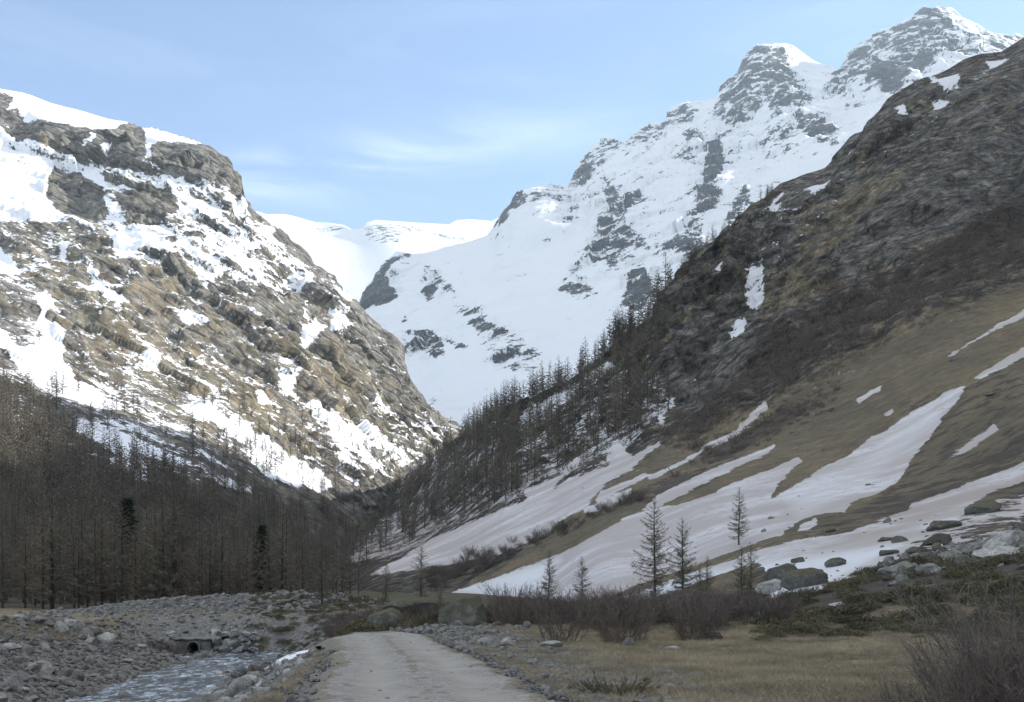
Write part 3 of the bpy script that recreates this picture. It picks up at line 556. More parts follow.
# ------------------------------------------------------------------ valley floor
ST_Y = np.array([-40, 5, 20, 30, 37, 48, 58, 68, 85, 110]); ST_X = np.array([-11, -12.5, -13.6, -14.6, -15.4, -17.3, -18.2, -19.4, -22.5, -30])
RD_Y = np.array([-60, 0, 10, 14, 25, 36, 42, 50]); RD_X = np.array([0.4, -.4, -.95, -1.3, -3.0, -5.05, -6.8, -10.0])
def stream_x(y): return np.interp(y, ST_Y, ST_X)
def road_x(y): return np.interp(y, RD_Y, RD_X)
def stream_z(y): return -2.55 + 0.005 * (np.asarray(y) - 37)
def n2(x, y, s, o=4, g=.5, seed=0):
    sh = np.shape(x); q = np.stack([np.ravel(x) / s, np.ravel(y) / s, np.full(np.size(x), 3.7)], 1)
    return fbm(q, o, g, seed).reshape(sh)
def gh(x, y):
    x = np.asarray(x, float); y = np.asarray(y, float)
    z = 0.019 * np.clip(y - 58, 0, 340) - 0.0 * x
    z = z + n2(x, y, 14., 4, .5, 71) * .45 * smooth(2.2, 9, np.abs(x - road_x(y))) + n2(x, y, 2.2, 3, .5, 75) * .09
    z = z + .35 * smooth(14, 26, x) * smooth(60, 20, y)
    # hummocky moraine right of and beyond the road end
    z = z + smooth(34, 44, y) * smooth(90, 70, y) * smooth(-8, -2, x) * smooth(40, 28, x) * (.25 + .7 * np.maximum(0, n2(x, y, 7., 3, .5, 77)))
    def bump_(cx, cy, rx, ry, h): return h * np.exp(-(((x - cx) / rx) ** 2 + ((y - cy) / ry) ** 2))
    far = smooth(100, 70, y)
    z = z + bump_(-31.5, 82, 6.5, 5, 1.0) + bump_(-21.0, 86, 8.0, 6, 1.7) + bump_(-14.5, 80, 7, 8, .5)
    z = z + bump_(-7.0, 54, 3.4, 3.5, .55) + bump_(-4.0, 52, 3.5, 3., .4)
    z = z + bump_(-25.5, 50, 4.5, 8, .75)
    # the stream bed, with a steep bank each side
    d = np.abs(x - stream_x(y)); sl = np.where(x < stream_x(y), .40, .42)
    bed = stream_z(y) - .30 + np.maximum(0, d - 2.2) * sl + n2(x, y, 1.6, 3, .5, 81) * .16
    w = smooth(74, 69, y)
    z = np.where(w > 0, z * (1 - w) + np.minimum(z, bed) * w, z)
    # side channel to the culvert
    cx = -24.0; dd = np.maximum(np.abs(x - cx) - (68.5 - y) * .2, 0)
    bed2 = -2.55 + np.maximum(0, dd - .8) * .6 + np.maximum(0, y - 69.2) * 1.4
    w2 = smooth(58, 62, y) * smooth(75, 73, y)
    z = np.where((x < -18) & (w2 > 0), z * (1 - w2) + np.minimum(z, bed2) * w2, z)
    return z
def ground_cov(x, y):
    """stone, grass, brush, rust-coloured plants"""
    dS = np.abs(x - stream_x(y)); left = x < stream_x(y)
    n = n2(x, y, 3.2, 5, .6, 91); n3 = n2(x, y, 9., 4, .55, 95)
    rx = x - road_x(y)
    stone = np.zeros_like(x)
    stone = np.maximum(stone, smooth(11, 8, dS + n * 3) * smooth(78, 70, y) * left)
    stone = np.maximum(stone, smooth(-.5, -2, rx + n * 2.4) * (~left) * smooth(82, 66, y))
    stone = np.maximum(stone, np.exp(-(((x + 31.5) / 9) ** 2 + ((y - 82) / 6) ** 2)) * 1.6)
    stone = np.maximum(stone, np.exp(-(((x + 21.0) / 9.5) ** 2 + ((y - 86) / 8) ** 2)) * 1.6)
    stone = np.maximum(stone, smooth(5.6, 3.8, np.abs(rx - .8) + n * 1.8) * smooth(50, 42, y))
    stone = np.maximum(stone, .62 * smooth(9.5, 5, rx + n * 4) * (rx > 0) * smooth(14, 17, y) * smooth(50, 40, y))
    stone = np.clip(stone, 0, 1)
    grass = np.clip(.85 - .25 * n3, 0, 1) * smooth(120, 70, y)
    brush = np.clip(np.maximum(smooth(36, 46, y + n * 7 + .15 * x) * smooth(-10, -2, x), smooth(30, 37, y + n * 6) * smooth(6, 13, x + n * 3)) + smooth(88, 98, y) + .55 * np.exp(-(((x + 15) / 9) ** 2 + ((y - 78) / 9) ** 2)), 0, 1) * (.75 + .35 * n)
    rust = np.clip(n * 1.4, 0, 1) * smooth(.2, .8, stone) * .5
    return stone, grass, np.clip(brush, 0, 1), rust

def ground_mat():
    t = NT("valley_floor_surface"); P = t.pos()
    cov = t.new("ShaderNodeAttribute", attribute_name="cov"); sep = t.new("ShaderNodeSeparateColor"); t.l.new(cov.outputs["Color"], sep.inputs[0])
    a = t.noise(P, 1.1, 7, .65); b = t.noise(P, 7.0, 5, .65); c = t.noise(P, 30.0, 3, .6)
    vc = t.new("ShaderNodeTexVoronoi"); t.l.new(P, vc.inputs["Vector"]); vc.inputs["Scale"].default_value = 6.5
    vs = t.new("ShaderNodeSeparateColor"); t.l.new(vc.outputs["Color"], vs.inputs[0])
    ve = t.voro(P, 6.5, 'DISTANCE_TO_EDGE')
    st = t.mix(vs.outputs[0], (.17, .166, .155), (.40, .39, .365)); st = t.mix(t.rng(b, .38, .66, 0, .7), st, (.25, .24, .215))
    st = t.mix(t.rng(ve, 0.0, .045, .75, 0), st, (.07, .065, .055))
    gr = t.mix(t.rng(a, .36, .64), (.31, .245, .155), (.21, .18, .115)); gr = t.mix(t.rng(t.noise(P, .45, 4, .6), .5, .66, 0, .6), gr, (.13, .122, .07))
    gr = t.mix(t.rng(b, .42, .66, 0, .6), gr, (.125, .095, .06)); gr = t.mix(t.rng(c, .45, .7, 0, .55), gr, (.32, .25, .16))
    br = t.mix(t.rng(b, .4, .62), (.05, .046, .03), (.105, .095, .055)); br = t.mix(t.rng(a, .5, .62, 0, .7), br, (.085, .072, .045))
    f1 = t.rng(t.math('ADD', sep.outputs[2], t.math('MULTIPLY', t.math('SUBTRACT', a, .5), 1.6)), .42, .58)
    f2 = t.rng(t.math('ADD', sep.outputs[0], t.math('MULTIPLY', t.math('SUBTRACT', t.noise(P, 2.3, 7, .7), .5), 1.7)), .44, .54)
    col = t.mix(f1, gr, br); col = t.mix(f2, col, st)
    col = t.mix(t.math('MULTIPLY', cov.outputs["Alpha"], t.rng(b, .4, .6)), col, (.13, .075, .04))
    t.set(t.bsdf.inputs["Base Color"], col); t.bsdf.inputs["Roughness"].default_value = .93
    h = t.math('ADD', t.math('MULTIPLY', t.rng(ve, 0, .2), t.math('MULTIPLY', f2, .6)), t.math('ADD', t.math('MULTIPLY', b, .9), t.math('MULTIPLY', c, .35)))
    t.set(t.bsdf.inputs["Normal"], t.bump(h, .13, .9))
    return t.m
MAT_GROUND = ground_mat()
def build_ground():
    na = 900
    th = np.concatenate([np.linspace(-46, 50, na), np.linspace(54, 310, 60)]) * math.pi / 180
    th = np.concatenate([th, th[:1] + 2 * math.pi])
    r = np.concatenate([[0.0], np.geomspace(1.5, 130, 520), np.geomspace(136, 9500, 64)])
    R, T = np.meshgrid(r, th, indexing='ij')
    x = R * np.sin(T); y = R * np.cos(T)
    x = np.clip(x, -3200, 4100); y = np.clip(y, -700, 8200)
    z = gh(x, y)
    rx = np.abs(x - road_x(y)); z -= .10 * smooth(2.6, 1.9, rx) * smooth(46, 42, y)
    z = np.where(y > 700, np.minimum(z, 11.0), z)
    s, g, b, ru = ground_cov(x, y)
    idx = np.arange(x.size).reshape(x.shape)
    f = np.stack([idx[:-1, :-1], idx[1:, :-1], idx[1:, 1:], idx[:-1, 1:]], 2).reshape(-1, 4)[:, ::-1]
    me = mesh_from("ground", np.stack([x, y, z], 2).reshape(-1, 3), f, [MAT_GROUND])
    at_ = me.attributes.new("cov", 'FLOAT_COLOR', 'POINT'); at_.data.foreach_set("color", np.stack([s, g, b, ru], 2).reshape(-1, 4).astype(np.float32).ravel())
    o = link("ground", me); tag(o, "valley floor of dry ochre grass, grey rubble and brown heath", "ground", kind="structure")
build_ground()

def build_road():
    t = NT("gravel_track_surface"); P = t.pos()
    at_ = t.new("ShaderNodeAttribute", attribute_name="lane"); lane = at_.outputs["Fac"]
    a = t.noise(P, .9, 6, .6); b = t.noise(P, 9, 5, .65); v = t.new("ShaderNodeTexVoronoi"); t.l.new(P, v.inputs["Vector"]); v.inputs["Scale"].default_value = 17.0
    vs = t.new("ShaderNodeSeparateColor"); t.l.new(v.outputs["Color"], vs.inputs[0])
    v2 = t.new("ShaderNodeTexVoronoi"); t.l.new(P, v2.inputs["Vector"]); v2.inputs["Scale"].default_value = 5.0
    vs2 = t.new("ShaderNodeSeparateColor"); t.l.new(v2.outputs["Color"], vs2.inputs[0])
    base = t.mix(t.rng(a, .35, .65), (.24, .225, .20), (.31, .29, .26))
    peb = t.mix(vs.outputs[0], (.15, .143, .13), (.40, .385, .36))
    col = t.mix(t.math('MULTIPLY', t.rng(t.math('SUBTRACT', b, t.math('MULTIPLY', lane, .16)), .36, .56), .75), base, peb)
    col = t.mix(t.math('MULTIPLY', t.rng(vs2.outputs[1], .90, .93), t.math('MULTIPLY_ADD', lane, -.8, .9)), col, t.mix(vs2.outputs[0], (.09, .085, .08), (.36, .35, .33)))
    col = t.mix(t.math('MULTIPLY', lane, .5), col, (.36, .34, .305))
    verge = t.new("ShaderNodeAttribute", attribute_name="verge").outputs["Fac"]
    vg = t.rng(t.math('ADD', verge, t.math('MULTIPLY', t.math('SUBTRACT', t.noise(t.mapped(P, (1, .45, 1)), 2.2, 7, .68), .5), 1.7)), .5, .6)
    col = t.mix(t.math('MULTIPLY', vg, .75), col, t.mix(b, (.14, .115, .08), (.22, .19, .14)))
    t.set(t.bsdf.inputs["Base Color"], col); t.bsdf.inputs["Roughness"].default_value = .95
    h = t.math('ADD', t.math('MULTIPLY', b, .5), t.math('MULTIPLY', v.outputs["Distance"], t.math('MULTIPLY_ADD', lane, -.4, .6)))
    t.set(t.bsdf.inputs["Normal"], t.bump(h, .05, .8))
    ys = np.concatenate([np.linspace(-55, 4, 60), np.linspace(4.1, 44.5, 700)]); us = np.linspace(-1, 1, 90)
    U, Y = np.meshgrid(us, ys)
    hw = 2.2 + n2(U * 0 + np.sign(U) * 5, Y, 2.6, 4, .6, 103) * .75 + n2(U * 0 + np.sign(U) * 9, Y, .6, 2, .6, 105) * .3
    X = road_x(Y) + U * hw
    lane = np.maximum(np.exp(-((U - .42) / .17) ** 2), np.exp(-((U + .36) / .17) ** 2)) * (.9 + .5 * n2(X, Y, 3, 3, .5, 107))
    z = gh(road_x(Y), Y) * .5 + gh(X, Y) * .5 + .05 - .045 * lane + .02 * n2(X, Y, .5, 3, .6, 109) - .24 * smooth(.78, 1.0, np.abs(U)) - .8 * smooth(42.3, 44.5, Y)
    verge = np.clip(1.0 * smooth(.52, .95, np.abs(U)) + .55 * np.exp(-((U - .03) / .14) ** 2), 0, 1)
    idx = np.arange(X.size).reshape(X.shape)
    f = np.stack([idx[:-1, :-1], idx[:-1, 1:], idx[1:, 1:], idx[1:, :-1]], 2).reshape(-1, 4)
    me = mesh_from("gravel_track", np.stack([X, Y, z], 2).reshape(-1, 3), f, [t.m])
    for nm, arr in (("lane", lane), ("verge", verge)):
        q = me.attributes.new(nm, 'FLOAT', 'POINT'); q.data.foreach_set("value", np.clip(arr, 0, 1).astype(np.float32).ravel())
    tag(link("gravel_track", me), "pale grey gravel track with two wheel lanes leading into the valley", "track", kind="structure")
build_road()

def build_stream():
    t = NT("stream_water"); P = t.pos()
    M = t.mapped(P, (1, .5, 1))
    foam = t.rng(t.math('ADD', t.math('MULTIPLY', t.noise(M, 1.3, 8, .72, .6), .6), t.math('MULTIPLY', t.noise(M, 4.5, 5, .7), .4)), .47, .62)
    t.set(t.bsdf.inputs["Base Color"], t.mix(foam, (.035, .048, .058), (.62, .70, .78)))
    t.set(t.bsdf.inputs["Roughness"], t.rng(foam, 0, 1, .12, .7)); t.bsdf.inputs["Specular IOR Level"].default_value = .6
    h = t.math('ADD', t.noise(M, 2.2, 6, .6, .4), t.math('MULTIPLY', foam, .3))
    t.set(t.bsdf.inputs["Normal"], t.bump(h, .22, .8))
    ys = np.linspace(-20, 71, 420); us = np.linspace(-1, 1, 40); U, Y = np.meshgrid(us, ys)
    X = stream_x(Y) + U * 3.6
    X = np.where((U < 0) & (Y > 55), X + U * 5.5 * smooth(55, 66, Y), X)
    z = stream_z(Y) + n2(X, Y, 1.5, 4, .6, 111) * .11
    idx = np.arange(X.size).reshape(X.shape)
    f = np.stack([idx[:-1, :-1], idx[:-1, 1:], idx[1:, 1:], idx[1:, :-1]], 2).reshape(-1, 4)
    tag(link("stream", mesh_from("stream", np.stack([X, Y, z], 2).reshape(-1, 3), f, [t.m])), "shallow blue-grey mountain stream running over stones", "stream", kind="structure")
build_stream()

def snow_mat(name):
    t = NT(name); P = t.pos()
    t.set(t.bsdf.inputs["Base Color"], t.mix(t.rng(t.noise(P, 3, 6, .65), .5, .72, 0, .6), SNOW, (.55, .50, .46)))
    t.bsdf.inputs["Roughness"].default_value = .6
    t.set(t.bsdf.inputs["Normal"], t.bump(t.noise(P, 5, 6, .6), .12, .6))
    return t.m
MAT_SNOWBIT = snow_mat("old_snow")
def snow_bit(cx, cy, rx, ry, h, label, seed):
    ys = np.linspace(-1.3, 1.3, 46); U, V = np.meshgrid(ys, ys)
    X = cx + U * rx; Y = cy + V * ry
    d = np.sqrt(U * U + V * V) + n2(X, Y, .8, 4, .6, seed) * .35
    z = gh(X, Y) + h * (1 - d * d) * .8 + .05 - .5 * smooth(.95, 1.3, d)
    idx = np.arange(X.size).reshape(X.shape)
    f = np.stack([idx[:-1, :-1], idx[:-1, 1:], idx[1:, 1:], idx[1:, :-1]], 2).reshape(-1, 4)
    tag(link("snow_patch", mesh_from("snow_patch", np.stack([X, Y, z], 2).reshape(-1, 3), f, [MAT_SNOWBIT])), label, "snow patch", kind="structure")
snow_bit(-11.0, 44.0, 1.15, 1.9, .28, "small white patch of old snow on the rubble left of the track", 121)

# ------------------------------------------------------------------ haze
def build_haze():
    m = bpy.data.materials.new("valley_haze"); m.use_nodes = True; nt = m.node_tree; nt.nodes.clear()
    o = nt.nodes.new("ShaderNodeOutputMaterial"); v = nt.nodes.new("ShaderNodeVolumePrincipled")
    v.inputs["Color"].default_value = (.70, .85, 1.0, 1); v.inputs["Density"].default_value = HAZE; v.inputs["Anisotropy"].default_value = .2
    nt.links.new(v.outputs[0], o.inputs["Volume"])
    x0, x1, y0, y1, z0, z1 = -3300, 4200, -850, 8300, -8, 3300
    V = [(x, y, z) for z in (z0, z1) for y in (y0, y1) for x in (x0, x1)]
    F = np.array([(0, 2, 3, 1), (4, 5, 7, 6), (0, 1, 5, 4), (2, 6, 7, 3), (0, 4, 6, 2), (1, 3, 7, 5)])
    tag(link("haze", mesh_from("haze", V, F, [m], False)), "thin pale blue air over the whole valley", "haze", kind="stuff")
HAZE = 0.00004
build_haze()
# ------------------------------------------------------------------ plants and stones: materials
def plain_mat(name, a, b, scale=3.0, rough=.9, random_k=0.35, bump=0.0):
    t = NT(name); oc = t.new("ShaderNodeTexCoord").outputs["Object"]
    oi = t.new("ShaderNodeObjectInfo").outputs["Random"]
    n = t.noise(oc, scale, 5, .65)
    c = t.mix(t.rng(n, .35, .65), a, b)
    k = t.math('MULTIPLY_ADD', oi, random_k, 1 - random_k / 2)
    hsv = t.new("ShaderNodeHueSaturation"); t.l.new(c, hsv.inputs["Color"]); t.l.new(k, hsv.inputs["Value"])
    t.set(t.bsdf.inputs["Base Color"], hsv.outputs[0]); t.bsdf.inputs["Roughness"].default_value = rough
    if bump: t.set(t.bsdf.inputs["Normal"], t.bump(t.noise(oc, scale * 3, 6, .7), bump, .8))
    return t.m
M_BARK = plain_mat("larch_bark", (.04, .036, .032), (.085, .076, .066), 6.0)
M_TWIG = plain_mat("larch_twigs", (.135, .118, .092), (.215, .185, .14), 1.2, .95, .5)
M_TWIG_FAR = plain_mat("lichened_larch_twigs", (.125, .108, .086), (.19, .165, .13), .05, .95, .3)
M_NEEDLE = plain_mat("spruce_needles", (.016, .024, .014), (.035, .045, .024), 2.0, .9, .2)
M_WILLOW = plain_mat("willow_twigs", (.095, .076, .066), (.165, .132, .112), 2.0, .9, .4)
M_GREYTWIG = plain_mat("grey_twigs", (.12, .10, .085), (.20, .17, .145), 2.0, .9, .2)
M_HEATH = plain_mat("heath_leaves", (.06, .058, .034), (.18, .155, .092), .8, .9, .2)
M_DRYGRASS = plain_mat("dry_grass_blades", (.42, .345, .235), (.24, .205, .14), .28, .9, .2)
M_CONCRETE = plain_mat("old_concrete", (.13, .127, .118), (.22, .215, .20), 2.5, .9, .1, .03)
M_PIPE_SHADE = plain_mat("pipe_inside_shade", (.02, .02, .02), (.03, .03, .03), 2.5, .9, .1)  # near-black colour paints the shade inside the pipe

def rock_mat(name, a, b, moss, moss_k):
    t = NT(name); oc = t.new("ShaderNodeTexCoord").outputs["Object"]; P = t.pos()
    oi = t.new("ShaderNodeObjectInfo").outputs["Random"]
    n = t.noise(P, 2.2, 8, .7); f = t.noise(P, 14, 5, .7)
    c = t.mix(t.rng(n, .34, .66), a, b); c = t.mix(t.rng(f, .42, .62, 0, .5), c, (.10, .098, .09))
    c = t.mix(t.rng(t.noise(P, 6, 5, .7), .56, .66, 0, .55), c, (.36, .355, .33))
    nz = t.new("ShaderNodeSeparateXYZ"); t.l.new(t.new("ShaderNodeNewGeometry").outputs["Normal"], nz.inputs[0])
    mk = t.rng(t.math('ADD', t.math('MULTIPLY', nz.outputs[2], .35), t.math('ADD', t.noise(P, 1.3, 6, .7), moss_k - 1.0)), .15, .3)
    c = t.mix(mk, c, t.mix(f, tuple(x * .7 for x in moss), tuple(x * 1.35 for x in moss)))
    hsv = t.new("ShaderNodeHueSaturation"); t.l.new(c, hsv.inputs["Color"]); t.set(hsv.inputs["Value"], t.math('MULTIPLY_ADD', oi, .7, .6))
    t.set(t.bsdf.inputs["Base Color"], hsv.outputs[0]); t.bsdf.inputs["Roughness"].default_value = .9
    t.set(t.bsdf.inputs["Normal"], t.bump(t.math('ADD', n, t.math('MULTIPLY', f, .3)), .16, .8))
    return t.m
M_ROCK = rock_mat("grey_stone", (.23, .225, .21), (.48, .465, .43), (.085, .078, .05), .18)
M_MOSSROCK = rock_mat("lichened_boulder", (.095, .09, .078), (.17, .162, .145), (.078, .075, .050), .60)

# ------------------------------------------------------------------ shapes
def tube(pts, rad, sides=3):
    """vertices and quads of a tapered tube along pts"""
    pts = np.asarray(pts, float); n = len(pts); rad = np.broadcast_to(rad, (n,))
    d = np.gradient(pts, axis=0); d /= np.linalg.norm(d, axis=1, keepdims=True) + 1e-9
    ref = np.where(np.abs(d[:, 2:3]) > .9, np.array([[1., 0, 0]]), np.array([[0, 0, 1.]]))
    u = np.cross(d, ref); u /= np.linalg.norm(u, axis=1, keepdims=True) + 1e-9; v = np.cross(d, u)
    a = np.arange(sides) / sides * 2 * np.pi
    V = pts[:, None] + (u[:, None] * np.cos(a)[None, :, None] + v[:, None] * np.sin(a)[None, :, None]) * rad[:, None, None]
    i = np.arange(n * sides).reshape(n, sides); j = np.roll(i, -1, 1)
    F = np.stack([i[:-1], j[:-1], j[1:], i[1:]], 2).reshape(-1, 4)
    return V.reshape(-1, 3), F

class Geo:
    def __init__(s): s.v, s.q, s.t, s.n = [], [], [], 0
    def add(s, V, F):
        (s.q if F.shape[1] == 4 else s.t).append(F + s.n); s.v.append(V); s.n += len(V)
    def arrays(s):
        V = np.concatenate(s.v); fs = []
        if s.q: fs.append(np.concatenate(s.q))
        if s.t: fs.append(np.concatenate(s.t))
        return V, fs
    def mesh(s, name, mats, sm=True):
        V, fs = s.arrays(); return mesh_from(name, V, fs, mats, sm)

def blades(base, tip, w, r):
    """one narrow triangle from each base to its tip"""
    d = tip - base; side = np.cross(d, r.normal(size=d.shape)); side /= np.linalg.norm(side, axis=1, keepdims=True) + 1e-9
    w = np.broadcast_to(w, (len(base),))[:, None]
    V = np.stack([base - side * w / 2, base + side * w / 2, tip], 1).reshape(-1, 3)
    return V, np.arange(len(V)).reshape(-1, 3)

def larch(seed, H, nb, ntw, tw, sides=5, lean=0.02, width=.20, low=.10, droop=.35, fat=1.0, density=1.0):
    """trunk and crown of a leafless larch of height H"""
    r = np.random.default_rng(seed); T, C = Geo(), Geo()
    hz = np.linspace(0, 1, 9); bend = np.cumsum(r.normal(0, lean, (9, 2)), 0) * H * .12; bend -= bend[0]
    tp = np.concatenate([bend, (hz * H)[:, None]], 1); tp[0, 2] = -.4
    T.add(*tube(tp, np.maximum(.012, (.0135 * H * (1 - hz) ** .85 + .012)) * fat, sides))
    for k in range(nb):
        t = low + (1 - low) * (k + r.random()) / nb
        L = H * width * ((1 - t) ** .7) * (.55 + .6 * r.random()) * (smooth(low - .05, low + .25, t) * .4 + .6) + .18
        az = k * 2.4 + r.normal(0, .5); b = np.array([np.interp(t, hz, tp[:, 0]), np.interp(t, hz, tp[:, 1]), t * H])
        up = .25 * r.random() - droop * (1 - t) + .25 * t
        s = np.linspace(0, 1, 5)[:, None]
        dirv = np.array([math.cos(az), math.sin(az), up]); P = b + dirv * L * s + np.array([0, 0, 1.]) * (.28 * L * s ** 2.2 * (1 - .3 * r.random())) + np.cumsum(r.normal(0, .03, (5, 3)), 0) * L * s
        C.add(*tube(P, np.linspace(max(.010, .0034 * H * (1 - t) + .008), .004, 5) * fat, 3))
        m = max(3, int(ntw * (L / (H * width)) * density))
        q = r.random(m) ** .8; ii = q * 4; i0 = np.minimum(ii.astype(int), 3); fr = (ii - i0)[:, None]
        B = P[i0] * (1 - fr) + P[i0 + 1] * fr
        sd = np.array([-math.sin(az), math.cos(az), 0]); sg = np.where(r.random(m) < .5, -1, 1)[:, None]
        D = sd * sg * (.5 + r.random((m, 1))) + np.array([math.cos(az), math.sin(az), 0]) * .55 + np.array([0, 0, 1.]) * r.normal(-.28, .5, (m, 1))
        D /= np.linalg.norm(D, axis=1, keepdims=True)
        ln = (.25 + .75 * r.random((m, 1))) * L * .42 * (1.15 - .6 * q[:, None])
        C.add(*blades(B, B + D * ln, tw * (.6 + .8 * r.random(m)), r))
        # short shoots along the twigs
        B2 = B + D * ln * r.random((m, 1)); D2 = D + r.normal(0, .8, (m, 3)); D2 /= np.linalg.norm(D2, axis=1, keepdims=True)
        C.add(*blades(B2, B2 + D2 * ln * .5, tw * .7, r))
    return T, C

def spruce(seed, H):
    r = np.random.default_rng(seed); T, C = Geo(), Geo()
    T.add(*tube(np.array([[0, 0, -.4], [0, 0, H * .5], [0, 0, H]]), np.array([.16, .09, .02]), 6))
    for k in range(120):
        t = .12 + .88 * (k + r.random()) / 120; L = H * .25 * (1 - t) ** 1.0 * (.55 + .6 * r.random()) + .12; az = k * 2.4 + r.normal(0, .4)
        s = np.linspace(0, 1, 4)[:, None]; P = np.array([0, 0, t * H]) + np.array([math.cos(az), math.sin(az), -.25]) * L * s + np.array([0, 0, .2]) * L * s ** 2
        C.add(*tube(P, np.linspace(.03, .006, 4), 3))
        m = 34; q = r.random(m); B = P[0] + (P[-1] - P[0]) * q[:, None]
        D = np.array([-math.sin(az), math.cos(az), 0]) * np.where(r.random(m) < .5, -1, 1)[:, None] + np.array([math.cos(az), math.sin(az), 0]) * .6 + r.normal(0, .35, (m, 3)) + np.array([0, 0, -.35])
        C.add(*blades(B, B + D * (.28 + .3 * r.random((m, 1))), .16, r))
    return T, C

def bush(seed, R, H, ns, nt, rad, tw, spread=.55):
    """a leafless shrub: many thin stems that fork and fan out"""
    r = np.random.default_rng(seed); G = Geo()
    for k in range(ns):
        az = r.random() * 6.283; o = r.random() ** .5 * R * .45; b = np.array([math.cos(az) * o, math.sin(az) * o, -.1])
        a2 = az + r.normal(0, .7); out = spread * (.3 + r.random()); L = H * (.55 + .5 * r.random())
        s = np.linspace(0, 1, 6)[:, None]
        P = b + np.array([math.cos(a2) * out, math.sin(a2) * out, 1]) * L * s * np.array([1, 1, 1.]) + np.array([math.cos(a2), math.sin(a2), 0]) * (.25 * L * out) * s ** 2 + np.cumsum(r.normal(0, .025, (6, 3)), 0) * L
        C_r = np.linspace(rad, rad * .25, 6); G.add(*tube(P, C_r, 3))
        m = nt; q = .18 + .82 * r.random(m); ii = q * 5; i0 = np.minimum(ii.astype(int), 4); fr = (ii - i0)[:, None]
        B = P[i0] * (1 - fr) + P[i0 + 1] * fr
        D = (P[-1] - P[0]) / L * .9 + r.normal(0, .48, (m, 3)); D /= np.linalg.norm(D, axis=1, keepdims=True)
        ln = (.15 + .3 * r.random((m, 1))) * H * (1.1 - .6 * q[:, None]); G.add(*blades(B, B + D * ln, tw, r))
        B2 = B + D * ln * (.3 + .6 * r.random((m, 1))); D2 = D + r.normal(0, .6, (m, 3)); D2 /= np.linalg.norm(D2, axis=1, keepdims=True)
        G.add(*blades(B2, B2 + D2 * ln * .6, tw * .7, r))
    return G

def ico(level):
    p = (1 + 5 ** .5) / 2
    V = [(-1, p, 0), (1, p, 0), (-1, -p, 0), (1, -p, 0), (0, -1, p), (0, 1, p), (0, -1, -p), (0, 1, -p), (p, 0, -1), (p, 0, 1), (-p, 0, -1), (-p, 0, 1)]
    F = [(0,11,5),(0,5,1),(0,1,7),(0,7,10),(0,10,11),(1,5,9),(5,11,4),(11,10,2),(10,7,6),(7,1,8),(3,9,4),(3,4,2),(3,2,6),(3,6,8),(3,8,9),(4,9,5),(2,4,11),(6,2,10),(8,6,7),(9,8,1)]
    V = [np.array(v) / np.linalg.norm(v) for v in V]
    for _ in range(level):
        c, nf = {}, []
        def mid(a, b):
            k = (min(a, b), max(a, b))
            if k not in c: m = V[a] + V[b]; V.append(m / np.linalg.norm(m)); c[k] = len(V) - 1
            return c[k]
        for a, b, d in F:
            x, y, z = mid(a, b), mid(b, d), mid(d, a); nf += [(a, x, z), (b, y, x), (d, z, y), (x, y, z)]
        F = nf
    return np.array(V), np.array(F)
ICO = [ico(k) for k in range(5)]
def stone(seed, level, cuts=9, squash=(1, .8, .62), rough=.05, d0=.36):
    """an angular stone: a ball cut by random planes, about 1 m across"""
    r = np.random.default_rng(seed); V, F = ICO[level]; V = V.copy()
    for _ in range(cuts):
        n = r.normal(size=3); n /= np.linalg.norm(n); d = d0 + .34 * r.random()
        V -= np.maximum(0, V @ n - d)[:, None] * n
    V += np.stack([fbm(V * 2.1 + seed * 3.1 + k * 9, 3, .5, seed % 90 + k) for k in range(3)], 1) * .07
    if level >= 3: V *= (1 + rough * fbm(V * 6 + seed, 3, .6, 5))[:, None]
    V *= np.array(squash) * (.85 + .3 * r.random(3)); V -= V.mean(0)
    return V / (np.ptp(V[:, 0])), F

def grow(lists, s, name, mats, mat_idx=None):
    pass
def merged(name, protos, where, mats, label, cat):
    """ONE object of many small copies: protos are (V, faces list, mat index list); where holds (proto, x, y, z, rot, scale)"""
    vs, fs, ms, n = [], {3: [], 4: []}, {3: [], 4: []}, 0
    for k, x, y, z, a, sc in where:
        V, F, M = protos[k]; c, s = math.cos(a), math.sin(a)
        W = np.stack([V[:, 0] * c - V[:, 1] * s, V[:, 0] * s + V[:, 1] * c, V[:, 2]], 1) * sc + np.array([x, y, z])
        vs.append(W)
        for f, m in zip(F, M): fs[f.shape[1]].append(f + n); ms[f.shape[1]].append(np.full(len(f), m))
        n += len(V)
    faces, mi = [], []
    for k in (3, 4):
        if fs[k]: faces.append(np.concatenate(fs[k])); mi.append(np.concatenate(ms[k]))
    o = link(name, mesh_from(name, np.concatenate(vs), faces, mats, False, np.concatenate(mi)))
    return tag(o, label, cat, kind="stuff")
# ------------------------------------------------------------------ surface height for anything that stands on the ground or on a slope
def surf(px, py, prefer=None):
    """a point of the place: on the right side, the left mountain or the valley floor, whichever is nearest on that line of sight"""
    best = None
    for L in ((right_side, left_mountain) if prefer is None else (prefer,)):
        if L.xs[0] <= px <= L.xs[-1] and np.interp(px, L.xs, L.top) <= py <= np.interp(px, L.xs, L.bot):
            p = L.point(px, py)
            if p[2] > gh(p[0], p[1]) - .3 and (best is None or p[1] < best[1]): best = p
    return best

